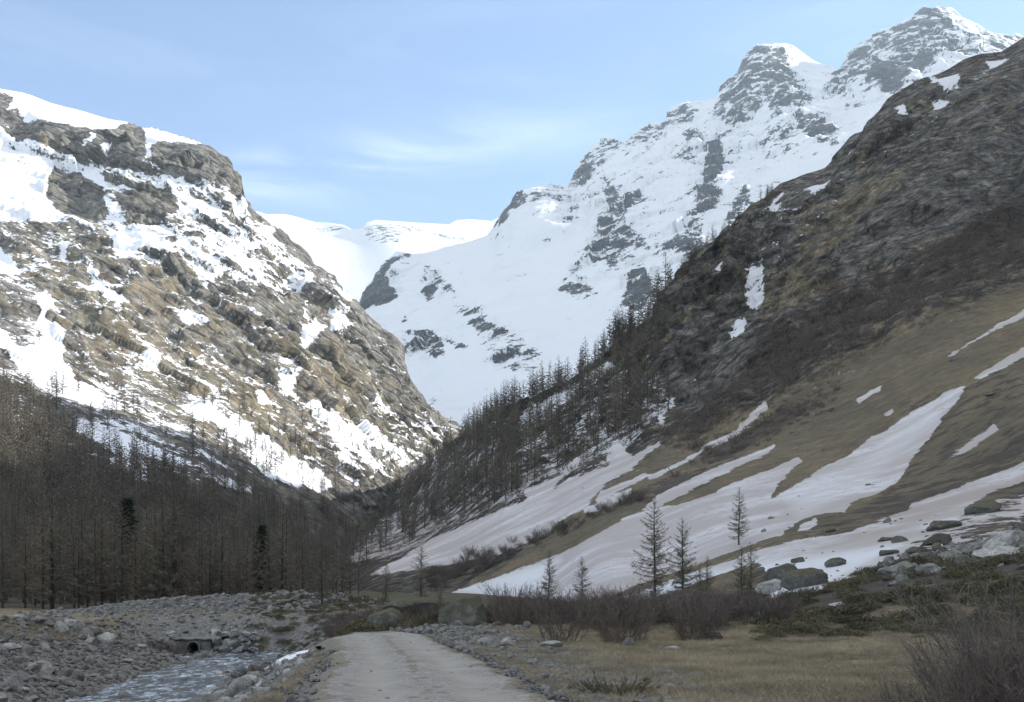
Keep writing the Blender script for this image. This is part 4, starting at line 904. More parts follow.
# ------------------------------------------------------------------ the larches
NEAR_L = [larch(100 + k, 10.0, 88, 90, .042, 6, .012 + .012 * (k % 3), .25 + .03 * (k % 2), .10, .34) for k in range(4)]
MID_L = [larch(130 + k, 10.0, 66, 52, .055, 5, .014, .23 + .03 * (k % 3), .08, .28, .95) for k in range(5)]
FAR_L = [larch(160 + k, 10.0, 40, 20, .24, 3, .01, .25 + .03 * (k % 3), .05, .25, 1.0) for k in range(5)]
def two_meshes(TC): return TC[0].mesh("trunk", [M_BARK]), TC[1].mesh("crown", [M_TWIG])
NEAR_M = [two_meshes(x) for x in NEAR_L]; MID_M = [two_meshes(x) for x in MID_L]
def whole(TC):
    Vt, ft = TC[0].arrays(); Vc, fc = TC[1].arrays()
    return np.concatenate([Vt, Vc]), ft + [f + len(Vt) for f in fc], [0] * len(ft) + [1] * len(fc)
FAR_W = [whole(x) for x in FAR_L]
MIDW = []
for TC in MID_L:
    V, F, M = whole(TC)
    order = sorted(range(len(F)), key=lambda i: F[i].shape[1])
    MIDW.append(mesh_from("larch", V, [F[i] for i in order], [M_BARK, M_TWIG_FAR], False, np.concatenate([np.full(len(F[i]), M[i]) for i in order])))

def place_tree(meshes, loc, H, label, group=None, name="larch_tree", rz=None, lean=(0, 0)):
    e = empty(name, loc, random.random() * 6.28 if rz is None else rz, H / 10.0)
    e.rotation_euler[0], e.rotation_euler[1] = lean
    tag(e, label, "tree", group)
    link("trunk", meshes[0], e); link("crown", meshes[1], e)
    return e

def zc(p): return (float(p[0]), float(p[1]), float(p[2]))
def ground_at(px, Y): x = (px - CX) / FPX * Y; return (x, Y, float(gh(x, Y)))
def slope_at(px, py):
    p = surf(px, py)
    if p is None: return None
    return zc(p)
# the single trees one can tell apart: (px, base py or None, distance, top py, mesh, label)
single = [
 (655, 606, 104, 498, 0, "tallest bare larch in front of the dirty snow fan, full branched to its foot"),
 (683, 602, 108, 517, 1, "slender bare larch close beside the tallest larch, on its uphill side"),
 (549, 604, 118, 549, 2, "bushy bare larch standing at the lower tip of the snow fan"),
 (582, 597, 125, 556, 3, "thin sparse larch right of the bushy larch at the snow fan tip"),
 (739, 545, 0, 487, 2, "lone brown larch standing high on the snow fan with a bent trunk"),
 (322, 622, 79, 536, 1, "dark bare larch alone on the grassy hummock left of the track"),
 (421, 602, 120, 543, 0, "bare larch in the dark brush below the lowest tongue of snow"),
 (505, 612, 96, 582, 3, "small larch sapling at the foot of the snow near the mossy boulder"),
 (700, 610, 84, 562, 1, "young larch in the brush, lower of two beside the slender larch"),
 (707, 604, 90, 556, 3, "young larch in the brush with a dense tuft near its top"),
 (742, 596, 78, 546, 2, "small bare larch growing on the dark brushy boulder, outer one"),
 (751, 596, 80, 542, 0, "small bare larch growing on the dark brushy boulder, inner one"),
 (440, 612, 92, 580, 3, "small larch behind the grey mossy boulder at the track end"),
 (386, 606, 130, 560, 2, "bare larch at the forest edge above the mossy hummocks"),
]
for px, bpy_, Y, tpy, k, lab in single:
    if Y == 0:
        loc = slope_at(px, bpy_); Y = loc[1]
    else: loc = ground_at(px, Y)
    foot = HY - (loc[2] - EYE) / Y * FPX
    place_tree(NEAR_M[k], loc, max(1.5, (foot - tpy) / FPX * Y), lab)
sp = spruce(190, 10.0); SPM = (sp[0].mesh("trunk", [M_BARK]), sp[1].mesh("crown", [M_NEEDLE]))
p = ground_at(127, 150); place_tree(SPM, p, (HY - (p[2] - EYE) / 150 * FPX - 498) / FPX * 150, "single dark green spruce rising out of the brown larch forest on the left", name="spruce_tree")
p = ground_at(262, 128); place_tree(SPM, p, (HY - (p[2] - EYE) / 128 * FPX - 525) / FPX * 128, "dark evergreen spruce among trunks at the right end of the left forest", name="spruce_tree")

cand = []      # (pixel height, px, x, y, z, H, zone)
r = np.random.default_rng(21)
def try_add(p, H, zone): cand.append((H / p[1] * FPX, p[0], p[1], p[2], H, zone))
# forest on the valley floor, left
Yf = 93 + 150 * r.random(340) ** 1.3; pf = -60 + 420 * r.random(340); xf = (pf - CX) / FPX * Yf; zf = gh(xf, Yf)
for px, Y, x, z in zip(pf, Yf, xf, zf):
    if px > 270 + (Y - 93) * .8 or (px > 200 and Y < 100) or z > .019 * (Y - 58) + 1.0: continue
    try_add((x, Y, float(z)), 7.5 + 5.5 * r.random(), 'floor')
# forest on the foot of the left mountain
for _ in range(2600):
    px = -40 + 390 * r.random(); py = 395 + 200 * r.random()
    edge = np.interp(px, [-40, 0, 60, 120, 180, 250, 320, 350], [375, 392, 425, 462, 482, 498, 520, 540])
    if py < edge and r.random() > .12: continue
    if py > edge and r.random() > .35 + .65 * smooth(0, 50, py - edge): continue
    q = surf(px, py, left_mountain)
    if q is None: continue
    try_add(q, 11 + 7 * r.random(), 'left')
for _ in range(90):
    px = 215 + 200 * r.random(); py = 440 + 70 * r.random()
    q = surf(px, py, left_mountain)
    if q is not None: try_add(q, 7 + 7 * r.random(), 'snow')
# forest on the right side of the valley
for _ in range(2600):
    px = 325 + 350 * r.random(); py = 300 + 280 * r.random()
    lo = np.interp(px, [325, 400, 450, 512, 560, 640, 675], [590, 553, 530, 505, 482, 452, 425]) - 6
    top = np.interp(px, right_side.xs, right_side.top)
    if py > lo or py < top: continue
    den = .95 if px < 520 else .95 - .6 * (px - 520) / 155
    if r.random() > den: continue
    q = right_side.point(px, py)
    if right_side.value(px, py, 0) > .6 and r.random() > .1: continue
    try_add(q, (10 + 8 * r.random()) * (1.0 if q[1] < 450 else 1.15), 'right')
for _ in range(120):
    px = 445 + 330 * r.random() ** 1.3; q = right_side.point(px, np.interp(px, right_side.xs, right_side.top) + 3 + 6 * r.random())
    try_add(q, (12 + 10 * r.random()) * (1 if px < 680 else .55), 'ridge')
for _ in range(60):
    px = 640 + 200 * r.random(); py = 230 + 190 * r.random()
    if py < np.interp(px, right_side.xs, right_side.top) + 4 or py > 440 - (px - 640) * .4: continue
    try_add(right_side.point(px, py), 6 + 7 * r.random(), 'crag')
LAB = {'floor': ("bare brown larch in the dense forest on the left valley floor", "larches of the forest on the left valley floor"),
       'left': ("bare larch in the dark forest at the foot of the left mountain", "larches at the foot of the left mountain"),
       'snow': ("small bare larch on the patchy snow at the left mountain's lower end", "larches on the patchy snow of the left mountain"),
       'right': ("bare larch in the forest on the right valley side above the snow fans", "larches of the forest on the right valley side"),
       'ridge': ("bare larch on the skyline of the right valley side against the snow bowl", "larches on the skyline of the right valley side"),
       'crag': ("small larch scattered on the crags of the right valley side", "larches on the crags of the right valley side")}
cand.sort(key=lambda c: -c[0])
rest = []; n_tree = 0
for i, (hp, x, y, z, H, zone) in enumerate(cand):
    if n_tree < 282 and -.62 < x / y:
        lab, grp = LAB[zone]; n_tree += 1
        if hp > 60: place_tree(MID_M[i % 5], (x, y, z), H, lab, grp)
        else:
            o = link("larch_tree", MIDW[i % 5]); o.location = (x, y, z); o.rotation_euler = (0, 0, random.random() * 6.28); o.scale = (H / 10 * 1.3, H / 10 * 1.3, H / 10)
            tag(o, lab, "tree", grp)
    else: rest.append((i % 5, x, y, z, random.random() * 6.28, H / 10))
merged("larch_forest", FAR_W, rest, [M_BARK, M_TWIG_FAR], "far bare larch forest covering the lower slopes on both sides", "forest")
print("trees", n_tree, "rest", len(rest))

# ------------------------------------------------------------------ leafless shrubs
BUSH = [bush(300 + k, 1.5, 1.9, 34, 26, .012, .016) for k in range(4)]
BUSH_M = [b.mesh("willow_shrub", [M_WILLOW], False) for b in BUSH]
FARBUSH = [bush(320 + k, 1.5, 1.9, 14, 7, .03, .09) for k in range(3)]
FAR_BW = []
for b in FARBUSH:
    V, F = b.arrays(); FAR_BW.append((V, F, [0] * len(F)))
def place_bush(k, loc, s, sz, label, group, name="willow_shrub"):
    o = link(name, BUSH_M[k % 4]); o.location = loc; o.rotation_euler = (0, 0, random.random() * 6.28); o.scale = (s, s, s * sz)
    return tag(o, label, "shrub", group)
r = np.random.default_rng(33)
for k in range(90):      # the brush between the meadow and the snow
    px = 505 + 285 * r.random(); py_ = r.random()
    Y = 33 + 42 * py_ ** .9
    if px < 560 and Y < 40: continue
    if px > 700 and Y < 38: continue
    x, y, z = ground_at(px, Y); place_bush(k, (x, y, z - .1), .65 + .55 * r.random(), .8 + .35 * r.random(), "bare dark willow shrub in the thicket between the meadow and the snow fan", "willow shrubs between the meadow and the snow")
for k in range(70):
    px = 335 + 165 * r.random(); Y = 46 + 32 * r.random(); x, y, z = ground_at(px, Y)
    place_bush(k, (x, y, z - .1), .45 + .4 * r.random(), .7, "low bare willow shrub among the mossy boulders at the end of the track", "willow shrubs at the end of the track")
strip = [(425, 586), (445, 577), (470, 568), (500, 557), (530, 546), (560, 532), (590, 519), (612, 508), (640, 500)]
sx, sy = np.array(strip, float).T
for k in range(85):
    px = 425 + 215 * r.random() ** 1.25; py = np.interp(px, sx, sy) + r.normal(0, 4.0) * (1.4 - (px - 425) / 215)
    q = surf(px, py, right_side)
    if q is None: continue
    place_bush(k, (q[0], q[1], q[2] - .2), 1.15 + .6 * r.random(), .85 + .3 * r.random(), "bare alder in the dark strip of brush between two snow fans", "alders in the strip between the snow fans", "alder_shrub")
for px, Y, s in ((132, 62, .8), (142, 60, .7), (150, 61, .6), (172, 66, .8), (160, 66, .7), (180, 65, .5), (250, 43, .5), (262, 40, .45), (240, 45, .4), (275, 42, .4)):
    x, y, z = ground_at(px, Y); place_bush(int(px), (x, y, z - .1), s, .8, "small reddish bare shrub among the stones beside the stream", "shrubs on the stream banks")
fb = []
for k in range(750):    # brown brush high on the right side
    px = 660 + 380 * r.random(); py = np.interp(px, [660, 700, 768, 840, 900, 1024, 1040], [445, 425, 385, 335, 300, 240, 232]) + r.normal(0, 24)
    if py < np.interp(px, right_side.xs, right_side.top) + 6: continue
    if right_side.value(px, py, 2) < .5 or right_side.value(px, py, 0) > .4: continue
    q = right_side.point(px, py); fb.append((k % 3, q[0], q[1], q[2] - .3, r.random() * 6.28, 1.1 + 1.3 * r.random()))
for k in range(900):
    px = 330 + 340 * r.random(); py = 330 + 240 * r.random()
    lo = np.interp(px, [325, 400, 450, 512, 560, 640, 675], [590, 553, 530, 505, 482, 452, 425]) - 3
    if py > lo or py < np.interp(px, right_side.xs, right_side.top) + 3 or right_side.value(px, py, 0) > .55: continue
    q = right_side.point(px, py); fb.append((k % 3, q[0], q[1], q[2] - .3, r.random() * 6.28, 1.0 + 1.3 * r.random()))
for k in range(260):
    px = 690 + 150 * r.random(); py = 465 - (px - 690) * .5 + r.normal(0, 9); q = right_side.point(px, py)
    if right_side.value(px, py, 0) < .5: fb.append((k % 3, q[0], q[1], q[2] - .2, r.random() * 6.28, .5 + .6 * r.random()))
merged("mountain_brush", FAR_BW, fb, [M_WILLOW], "dark brown brush covering the crags of the right valley side", "brush")

# the large bare bush in the near right corner
def corner_bush(seed, H, ns, label, loc, rz):
    g = bush(seed, 1.2, H, ns, 34, .011, .0085, .5); o = link("bare_bush", g.mesh("bare_bush", [M_GREYTWIG if seed % 2 else M_WILLOW], False)); o.location = loc; o.rotation_euler = (0, 0, rz)
    tag(o, label, "bush")
corner_bush(401, 1.75, 60, "tall pale bare bush with long twigs in the near right corner", (5.9, 10.2, float(gh(5.9, 10.2))), .3)
corner_bush(402, 1.3, 110, "dark bare bush with dense fine twigs in front of the tall pale one", (5.2, 9.3, float(gh(5.2, 9.3))), 1.3)
corner_bush(404, .7, 70, "low bare bush at the meadow's near edge left of the dark bush", (5.3, 11.2, float(gh(5.3, 11.2)) - .1), 2.1)
corner_bush(406, 1.6, 80, "bare bush cut by the right edge of the view behind the tall pale one", (6.9, 11.2, float(gh(6.9, 11.2))), 4.1)
g = bush(410, .8, .42, 90, 20, .006, .012, 1.1); o = link("dwarf_bush", g.mesh("dwarf_bush", [M_HEATH], False)); o.location = (1.75, 15.2, float(gh(1.75, 15.2)) - .05); tag(o, "low dark dwarf bush on the near edge of the meadow beside the track", "bush")

# ------------------------------------------------------------------ heath cushions and grass
def cushion(seed, n=650):
    r = np.random.default_rng(seed); a = r.random(n) * 6.283; e = np.arccos(r.random(n)); d = np.stack([np.cos(a) * np.sin(e), np.sin(a) * np.sin(e), np.cos(e) * .55], 1)
    lump = 1 + .3 * fbm(d * 2.2 + seed, 3, .5, 3)[:, None]; B = d * (.55 + .42 * r.random((n, 1))) * lump
    D = d * .5 + r.normal(0, .6, (n, 3)); D /= np.linalg.norm(D, axis=1, keepdims=True)
    V, F = blades(B, B + D * (.08 + .10 * r.random((n, 1))), .055, r); return V, [F], [0]
CUSH = [cushion(500 + k) for k in range(4)]
w = []
for k in range(900):
    px = 770 + 270 * r.random(); py = 555 + 95 * r.random() ** .8
    q = surf(px, py, right_side)
    if q is None or right_side.value(px, py, 0) > .45: continue
    if fbm(np.array([q / 5.0]), 3, .5, 7)[0] < -.12: continue
    w.append((k % 4, q[0], q[1], q[2] - .1, r.random() * 6.28, (.45 + .75 * r.random() ** 2) * (.6 + q[1] / 90)))
for k in range(700):
    px = 760 + 290 * r.random(); Y = 31 + 16 * r.random(); x, y, z = ground_at(px, Y)
    if fbm(np.array([[x / 4.0, y / 4.0, 2.0]]), 3, .5, 7)[0] < (36 - Y) * .06 - .05: continue
    w.append((k % 4, x, y, z - .12, r.random() * 6.28, .3 + .5 * r.random() ** 2))
for k in range(260):
    px = 345 + 155 * r.random(); Y = 46 + 22 * r.random(); x, y, z = ground_at(px, Y); w.append((k % 4, x, y, z - .1, r.random() * 6.28, .3 + .6 * r.random()))
for k in range(420):
    px = 360 + 460 * r.random(); Y = 44 + 52 * r.random(); x, y, z = ground_at(px, Y)
    w.append((k % 4, x, y, z - .1, r.random() * 6.28, .4 + .7 * r.random()))
for k in range(420):
    px = 245 + 115 * r.random(); Y = 62 + 24 * r.random(); x, y, z = ground_at(px, Y); w.append((k % 4, x, y, z - .15, r.random() * 6.28, .3 + .5 * r.random()))
merged("heath", CUSH, w, [M_HEATH], "dark green and brown heath cushions on the banks around the meadow", "heath")
def tuft(seed, n=26):
    r = np.random.default_rng(seed); B = np.concatenate([r.normal(0, .07, (n, 2)), np.full((n, 1), -.02)], 1)
    D = np.concatenate([r.normal(0, .55, (n, 2)), np.ones((n, 1)) * .8], 1); V, F = blades(B, B + D * (.07 + .10 * r.random((n, 1))), .011, r); return V, [F], [0]
TUFT = [tuft(520 + k) for k in range(5)]; w = []
MY = 10 + 34 * r.random(34000) ** 1.4; MX = (430 + 640 * r.random(34000) - CX) / FPX * MY; MN = n2(MX, MY, 3.5, 3, .5, 31)
for k, (x, y) in enumerate(zip(MX, MY)):
    rx = x - float(road_x(y))
    if r.random() > .25 + 1.5 * max(0, MN[k] + .3): continue
    if rx < 2.6 + 1.5 * r.random() or (rx < 8 and r.random() > (rx - 1.5) / 8): continue
    w.append((k % 5, x, y, 0.0, r.random() * 6.28, .6 + .9 * r.random()))
for k in range(3600):
    Y = 9 + 32 * r.random(); x = float(road_x(Y)) + (2.35 + .7 * r.random()) * (1 if r.random() < .5 else -1); w.append((k % 5, x, Y, 0.0, r.random() * 6.28, .4 + .6 * r.random()))
for k in range(2600):
    Y = 40 + 18 * r.random(); x = -25 - 10 * r.random(); w.append((k % 5, x, Y, 0.0, r.random() * 6.28, 1.0 + .9 * r.random()))
xy = np.array([(a[1], a[2]) for a in w]); zz = gh(xy[:, 0], xy[:, 1]); w = [(a[0], a[1], a[2], zz[i], a[4], a[5]) for i, a in enumerate(w)]
merged("dry_grass", TUFT, w, [M_DRYGRASS], "short dry ochre grass of the meadow and the track verges", "grass")
# ------------------------------------------------------------------ stones and boulders
BIG = [stone(600 + k, 4, 11, (1, .82, .66 + .1 * (k % 3)), .08, .47) for k in range(8)]
SMALL = [stone(640 + k, 2, 9, (1, .78, .5 + .12 * (k % 4))) for k in range(14)]
TINY = [stone(670 + k, 1, 7, (1, .8, .55)) for k in range(10)]
def flat_or(Vf, name, mat, sm): return mesh_from(name, Vf[0], Vf[1], [mat], sm)
BIG_M = [flat_or(b, "boulder", M_MOSSROCK, True) for b in BIG]; BIG_G = [flat_or(b, "boulder", M_ROCK, True) for b in BIG]
SMALL_M = [flat_or(b, "stone", M_ROCK, False) for b in SMALL]
SMALL_D = [flat_or(b, "stone", M_MOSSROCK, False) for b in SMALL]
def tilt(): return (random.uniform(-.25, .25), random.uniform(-.25, .25), random.random() * 6.28)
def boulder(loc, size, label, moss=True, k=None, stretch=(1, 1, 1), group=None, rz=None, sink=.25):
    k = random.randrange(8) if k is None else k
    o = link("boulder", (BIG_M if moss else BIG_G)[k]); o.rotation_euler = tilt()
    if rz is not None: o.rotation_euler = (0, 0, rz)
    o.scale = (size * stretch[0], size * stretch[1], size * stretch[2])
    o.location = (loc[0], loc[1], loc[2] + size * stretch[2] * (.33 - sink))
    return tag(o, label, "boulder", group)
# (px, distance or None for the slope, py, width in pixels, label, mossy, stretch)
for px, Y, py, wpx, lab, moss, st in [
 (467, 46, 0, 50, "large grey-green mossy boulder standing right of the track end", True, (1, .9, .95)),
 (452, 49, 0, 26, "flat slab leaning on the large mossy boulder at the track end", True, (1, .9, .6)),
 (385, 49, 0, 40, "mossy humped boulder left of the brush at the track end", True, (1, .9, .85)),
 (415, 53, 0, 56, "broad low mossy boulder behind the brush at the track end", True, (1.1, .9, .6)),
 (373, 55, 0, 26, "small mossy boulder at the left end of the mossy hummock", True, (1, 1, .8)),
 (485, 33, 0, 17, "pale round boulder in the rubble right of the track", False, (1, .9, .9)),
 (497, 33.5, 0, 9, "small tawny stone touching the pale round boulder", False, (1, 1, .8)),
 (506, 33, 0, 14, "pale angular boulder right of the round one beside the track", False, (1, 1, .75)),
 (536, 58, 0, 34, "long grey boulder lying in the willow thicket below the snow tip", True, (1.2, .8, .62)),
 (607, 55, 0, 30, "squarish grey boulder half hidden by the willow thicket", True, (1, 1, .8)),
 (594, 76, 0, 30, "dark green boulder on the bank under the thin sparse larch", True, (1, 1, .8)),
 (571, 80, 0, 20, "dark boulder on the bank at the edge of the snow strip", True, (1, 1, .8)),
 (622, 84, 0, 22, "mossy boulder on the bank left of the tallest larch", True, (1, 1, .8)),
 (720, 74, 0, 30, "brown mossy boulder under the young larches", True, (1, 1, .9)),
 (757, 50, 0, 16, "grey upright boulder at the right end of the willow thicket", False, (1, 1, 1.0)),
 (708, 36, 0, 26, "low rounded boulder on the meadow's far edge", True, (1.3, 1, .5)),
 (672, 31, 0, 15, "pale flat stone lying on the far edge of the meadow", False, (1.2, 1, .5)),
 (552, 31, 0, 20, "tan boulder at the edge of the rubble beside the thicket", False, (1.2, 1, .65)),
 (628, 33, 0, 14, "white angular stone at the meadow corner of the rubble", False, (1, 1, .8)),
 (752, 28, 0, 9, "small white stone lying on the open meadow", False, (1.3, 1, .5)),
 (806, None, 586, 42, "huge pointed brown boulder on the snow, largest of its cluster", True, (1.1, .9, .85)),
 (782, None, 578, 34, "mossy boulder behind the huge pointed one on the snow", True, (1, .9, .8)),
 (772, None, 592, 30, "grey boulder at the left foot of the huge pointed one", False, (1, .9, .8)),
 (836, None, 566, 20, "small peaked boulder just uphill of the huge pointed one", True, (1.1, .9, .85)),
 (799, None, 562, 14, "small dark rock in the snow above the huge pointed boulder", True, (1, .9, .6)),
 (830, None, 532, 10, "lone dark rock on the clean snow below the grass strip", True, (1, .9, .7)),
 (886, None, 541, 13, "small dark rock low in the middle of the lower snow", True, (1.2, .9, .55)),
 (888, None, 555, 16, "brown flat rock on the edge of the lower snow", True, (1.2, .9, .6)),
 (943, None, 529, 26, "mossy brown boulder stranded in the right part of the lower snow", True, (1.2, .9, .65)),
 (938, None, 544, 24, "dark brown boulder at the lower rim of the right snow", True, (1.2, .9, .65)),
 (985, None, 512, 36, "long mossy outcrop boulder between two tongues of snow", True, (1.4, .9, .55)),
 (900, None, 574, 26, "grey boulder at the foot of the snow left of the boulder pile", False, (1.2, .9, .7)),
 (928, None, 573, 22, "grey boulder with a dark underside in the heath below the snow", False, (1.2, .9, .8)),
 (1010, None, 548, 44, "large grey slab boulder topmost in the pile by the right edge", False, (1.2, .9, .6)),
 (1000, None, 556, 34, "pale flat boulder under the large grey slab in the pile", False, (1.3, .9, .5)),
 (973, None, 552, 30, "angular grey boulder in the middle of the boulder pile", False, (1.1, .9, .7)),
 (952, None, 560, 26, "grey boulder at the left end of the boulder pile", False, (1.1, .9, .7)),
 (902, None, 620, 16, "pale stone in the brown heath above the meadow", False, (1.2, .9, .6)),
 (837, None, 606, 12, "small white rock in the dark heath", False, (1.2, .9, .6)),
 (992, None, 396, 14, "lone dark shrubby rock high on the brown grass slope", True, (1.4, .9, .5)),
]:
    loc = ground_at(px, Y) if Y else slope_at(px, py)
    if loc is None: continue
    boulder(loc, wpx / FPX * loc[1], lab, moss, stretch=st, rz=random.uniform(-.4, .4), sink=.18)
r = np.random.default_rng(55)
cs = []   # candidates: (px size, x, y, z, size, zone)
def lay(x, y, s, zone, z=None): cs.append([s / y * FPX, x, y, z, s, zone])
def logn(m, sd, n): return m * np.exp(r.normal(0, sd, n))
Ys = 26 + 42 * r.random(6500) ** 1.0; u = r.random(6500)
xs = stream_x(Ys) - 1.7 - 9.5 * u
for x, y, s in zip(xs, Ys, np.clip(logn(.17, .62, 6500), .06, .95)): lay(x, y, s, 'left bank')
Ys = 9 + 55 * r.random(3600) ** 1.1; u = r.random(3600)
xs = stream_x(Ys) + 1.7 + (road_x(Ys) - 2.6 - stream_x(Ys) - 1.7) * u
for x, y, s in zip(xs, Ys, np.clip(logn(.15, .62, 3600), .05, .75)): lay(x, y, s, 'right bank')
Ys = 30 + 40 * r.random(420); xs = stream_x(Ys) + r.uniform(-2.6, 2.6, 420)
for x, y, s in zip(xs, Ys, np.clip(logn(.42, .4, 420), .2, .9)): lay(x, y, s, 'stream')
for k in range(5200):
    c = [(-31.5, 79, 9, 8), (-21, 81, 10, 9)][k % 2]; x, y = c[0] + r.normal(0, .5) * c[2], c[1] + r.normal(0, .5) * c[3]
    lay(x, y, float(np.clip(logn(.22, .5, 1)[0], .1, .8)), 'gravel mound')
Ys = 13 + 33 * r.random(2800); xs = road_x(Ys) + 2.0 + np.abs(r.normal(0, 1, 2800)) * np.where(Ys > 33, 1.5, 1.2)
for x, y, s in zip(xs, Ys, np.clip(logn(.085, .55, 2800) * np.where(Ys > 30, 1.6, .75), .03, np.where(Ys > 27, .45, .2))): lay(x, y, s, 'track side')
for k in range(130):
    px = 430 + 100 * r.random(); Y = 34 + 11 * r.random(); x = (px - CX) / FPX * Y; lay(x, Y, float(np.clip(logn(.2, .5, 1)[0], .08, .55)), 'track side')
Ys = 8 + 35 * r.random(2600); sd = np.where(r.random(2600) < .5, -1, 1); xs = road_x(Ys) + sd * (2.5 - np.abs(r.normal(0, .45, 2600)) + .35)
for x, y, s in zip(xs, Ys, np.clip(logn(.07, .5, 2600), .03, .22)): lay(x, y, s, 'track edge')
Ys = 9 + 32 * r.random(500); xs = road_x(Ys) + r.uniform(-2.2, 2.2, 500)
for x, y, s in zip(xs, Ys, np.clip(logn(.045, .4, 500), .02, .12)): lay(x, y, s, 'track edge')
for k in range(260):
    px = 240 + 110 * r.random(); Y = 56 + 28 * r.random(); x = (px - CX) / FPX * Y; lay(x, Y, float(np.clip(logn(.26, .55, 1)[0], .1, .9)), 'track edge')
for k in range(60):
    px = 8 + 105 * r.random(); Y = 52 + 6 * r.random(); x = (px - CX) / FPX * Y; lay(x, Y, float(np.clip(logn(.75, .35, 1)[0], .3, 1.6)), 'left bank')
for k in range(150):
    px = 520 + 180 * r.random(); Y = 52 + 44 * r.random(); x = (px - CX) / FPX * Y; lay(x, Y, float(np.clip(logn(.8, .4, 1)[0], .3, 1.8)), 'snow foot')
for k in range(230):
    px = 880 + 160 * r.random(); py = np.interp(px, [880, 940, 1040], [572, 560, 540]) + r.normal(0, 9)
    q = surf(px, py, right_side)
    if q is not None: lay(q[0], q[1], float(np.clip(logn(.6, .5, 1)[0], .2, 1.7)), 'boulder pile', q[2])
for k in range(150):
    px = 770 + 260 * r.random(); py = 515 + 75 * r.random(); q = surf(px, py, right_side)
    if q is not None and fbm(np.array([q / 6.0]), 2, .5, 9)[0] > .02: lay(q[0], q[1], float(np.clip(logn(.42, .5, 1)[0], .15, 1.2)), 'lower snow', q[2])
for k in range(110):
    px = 560 + 400 * r.random(); py = 480 + 110 * r.random(); q = surf(px, py, right_side)
    if q is not None and fbm(np.array([q / 12.0]), 2, .5, 11)[0] > .12: lay(q[0], q[1], float(np.clip(logn(.5, .5, 1)[0], .2, 1.4)), 'lower snow', q[2])
ZL = {'track edge': ("small grey stone scattered along the edges of the gravel track", "stones along the edges of the track"),
      'left bank': ("angular grey stone in the rubble of the stream's left bank", "stones on the left bank of the stream"),
      'right bank': ("angular grey stone in the rubble between the stream and the track", "stones between the stream and the track"),
      'stream': ("wet grey stone standing in the stream", "stones in the stream"),
      'gravel mound': ("grey stone on the gravel mounds behind the culvert", "stones on the gravel mounds"),
      'track side': ("pale stone in the rubble along the right side of the track", "stones on the right side of the track"),
      'snow foot': ("mossy grey stone on the brushy bank below the snow fan", "stones on the bank below the snow fan"),
      'boulder pile': ("grey stone in the boulder pile under the right-hand snow", "stones of the boulder pile"),
      'lower snow': ("dark stone lying on the dirty snow of the right slope", "stones lying on the snow")}
gi = [i for i, c in enumerate(cs) if c[3] is None]; gz = gh(np.array([cs[i][1] for i in gi]), np.array([cs[i][2] for i in gi]))
for i, z in zip(gi, gz): cs[i][3] = float(z)
def seen(c): return abs(c[1] / c[2]) < .585 and HY - (c[3] - EYE) / c[2] * FPX < 712
cs.sort(key=lambda c: -c[0] if seen(c) else 0)
rest_s = {'a': [], 'b': []}
for i, c in enumerate(cs):
    hp, x, y, z, s, zone = c
    if i < 205 and seen(c):
        lab, grp = ZL[zone]
        o = link("stone", (SMALL_D if zone in ("boulder pile", "lower snow", "snow foot") else SMALL_M)[i % 14]); o.location = (x, y, z + s * .06); o.scale = (s,) * 3; o.rotation_euler = tilt(); tag(o, lab, "stone", grp)
    elif hp > 2.0: rest_s['a' if hp > 5 else 'b'].append((i % (14 if hp > 5 else 10) + (0 if hp > 5 else 14), x, y, z + s * .05, random.random() * 6.28, s))
PR = [(V, [F], [0]) for V, F in SMALL] + [(V, [F], [0]) for V, F in TINY]
merged("rubble", PR, rest_s['a'] + rest_s['b'], [M_ROCK], "loose grey rubble on the stream banks, mounds and track sides", "rubble")
print("stones", len(cs))

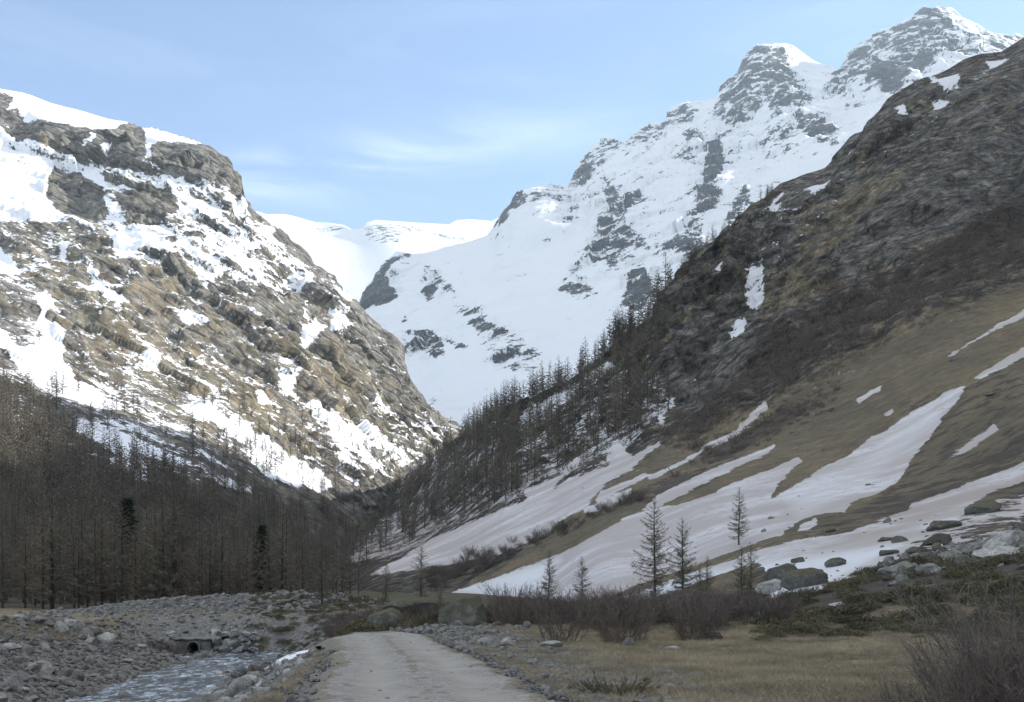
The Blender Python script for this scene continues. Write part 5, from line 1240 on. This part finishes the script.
# ------------------------------------------------------------------ the culvert
def build_culvert():
    cx, cy, cz = -23.9, 67.6, -2.0
    root = empty("culvert", (cx, cy, -2.6), 0.0, .85); tag(root, "round concrete culvert pipe under a flat slab where the side channel meets the stream", "culvert")
    n = 40; a = np.arange(n) / n * 2 * np.pi; G = Geo()
    ring = lambda rr, y: np.stack([np.cos(a) * rr, np.full(n, y), np.sin(a) * rr], 1)
    loops = [ring(.52, 3.5), ring(.52, -.25), ring(.62, -.25), ring(.62, 3.5)]
    V = np.concatenate(loops); i = np.arange(n); j = np.roll(i, -1); F = np.concatenate([np.stack([i + k * n, j + k * n, j + (k + 1) * n, i + (k + 1) * n], 1) for k in range(3)])
    pipe = link("pipe", mesh_from("pipe", V + np.array([0, 0, .7]), F, [M_CONCRETE, M_PIPE_SHADE], True, np.repeat([1, 0, 0], n)), root)
    cap = np.concatenate([ring(.53, 3.45), [[0, 3.45, 0]]]); link("shade_cap", mesh_from("shade_cap", cap + np.array([0, 0, .7]), np.stack([i, j, np.full(n, n)], 1), [M_PIPE_SHADE]), pipe)  # dark cap added across the pipe, painted as the shade of its depth
    # headwall with a round opening
    def box_ring(y):
        pts = []
        for t in a:
            c, s = math.cos(t), math.sin(t); k = min(1.5 / max(abs(c), 1e-6), .72 / max(abs(s), 1e-6)); pts.append((c * k, y, s * k))
        return np.array(pts)
    L = [ring(.621, .55), ring(.621, 0.0), box_ring(0.0), box_ring(.55)]
    V = np.concatenate(L); F = np.concatenate([np.stack([i + k * n, j + k * n, j + ((k + 1) % 4) * n, i + ((k + 1) % 4) * n], 1) for k in range(4)])
    link("headwall", mesh_from("headwall", V + np.array([0, 0, .7]), F, [M_CONCRETE], False), root)
    # worn slab that carries the crossing
    xs = np.linspace(-1.75, 1.85, 24); prof = [(-.18, 1.425), (-.20, 1.52), (-.1, 1.57), (4.6, 1.62), (4.6, 1.425)]
    V = np.array([(x, y + .05 * math.sin(x * 3), z + .035 * math.sin(x * 5.1 + y) + .02 * math.sin(x * 11)) for x in xs for y, z in prof]); m = len(prof); ii = np.arange(24 * m).reshape(24, m)
    F = np.stack([ii[:-1], np.roll(ii, -1, 1)[:-1], np.roll(ii, -1, 1)[1:], ii[1:]], 2).reshape(-1, 4)
    link("slab", mesh_from("slab", V, F, [M_CONCRETE], False), root)
    # wing walls of stacked stones are things of their own
    rr = np.random.default_rng(77)
    for k in range(64):
        side = 1 if k % 4 else -1; x = cx + side * (1.45 + rr.random() * (3.2 if side > 0 else 1.6)); z = -2.5 + (k % 5) * .36 + rr.random() * .15; s = .45 + .45 * rr.random()
        o = link("stone", SMALL_M[k % 14]); o.location = (x, cy + .15 + .45 * rr.random(), z); o.scale = (s, s, s * .85); o.rotation_euler = (0, 0, rr.random() * 6.28)
        tag(o, "squared stone stacked beside the mouth of the culvert", "stone", "stones stacked beside the culvert")
build_culvert()
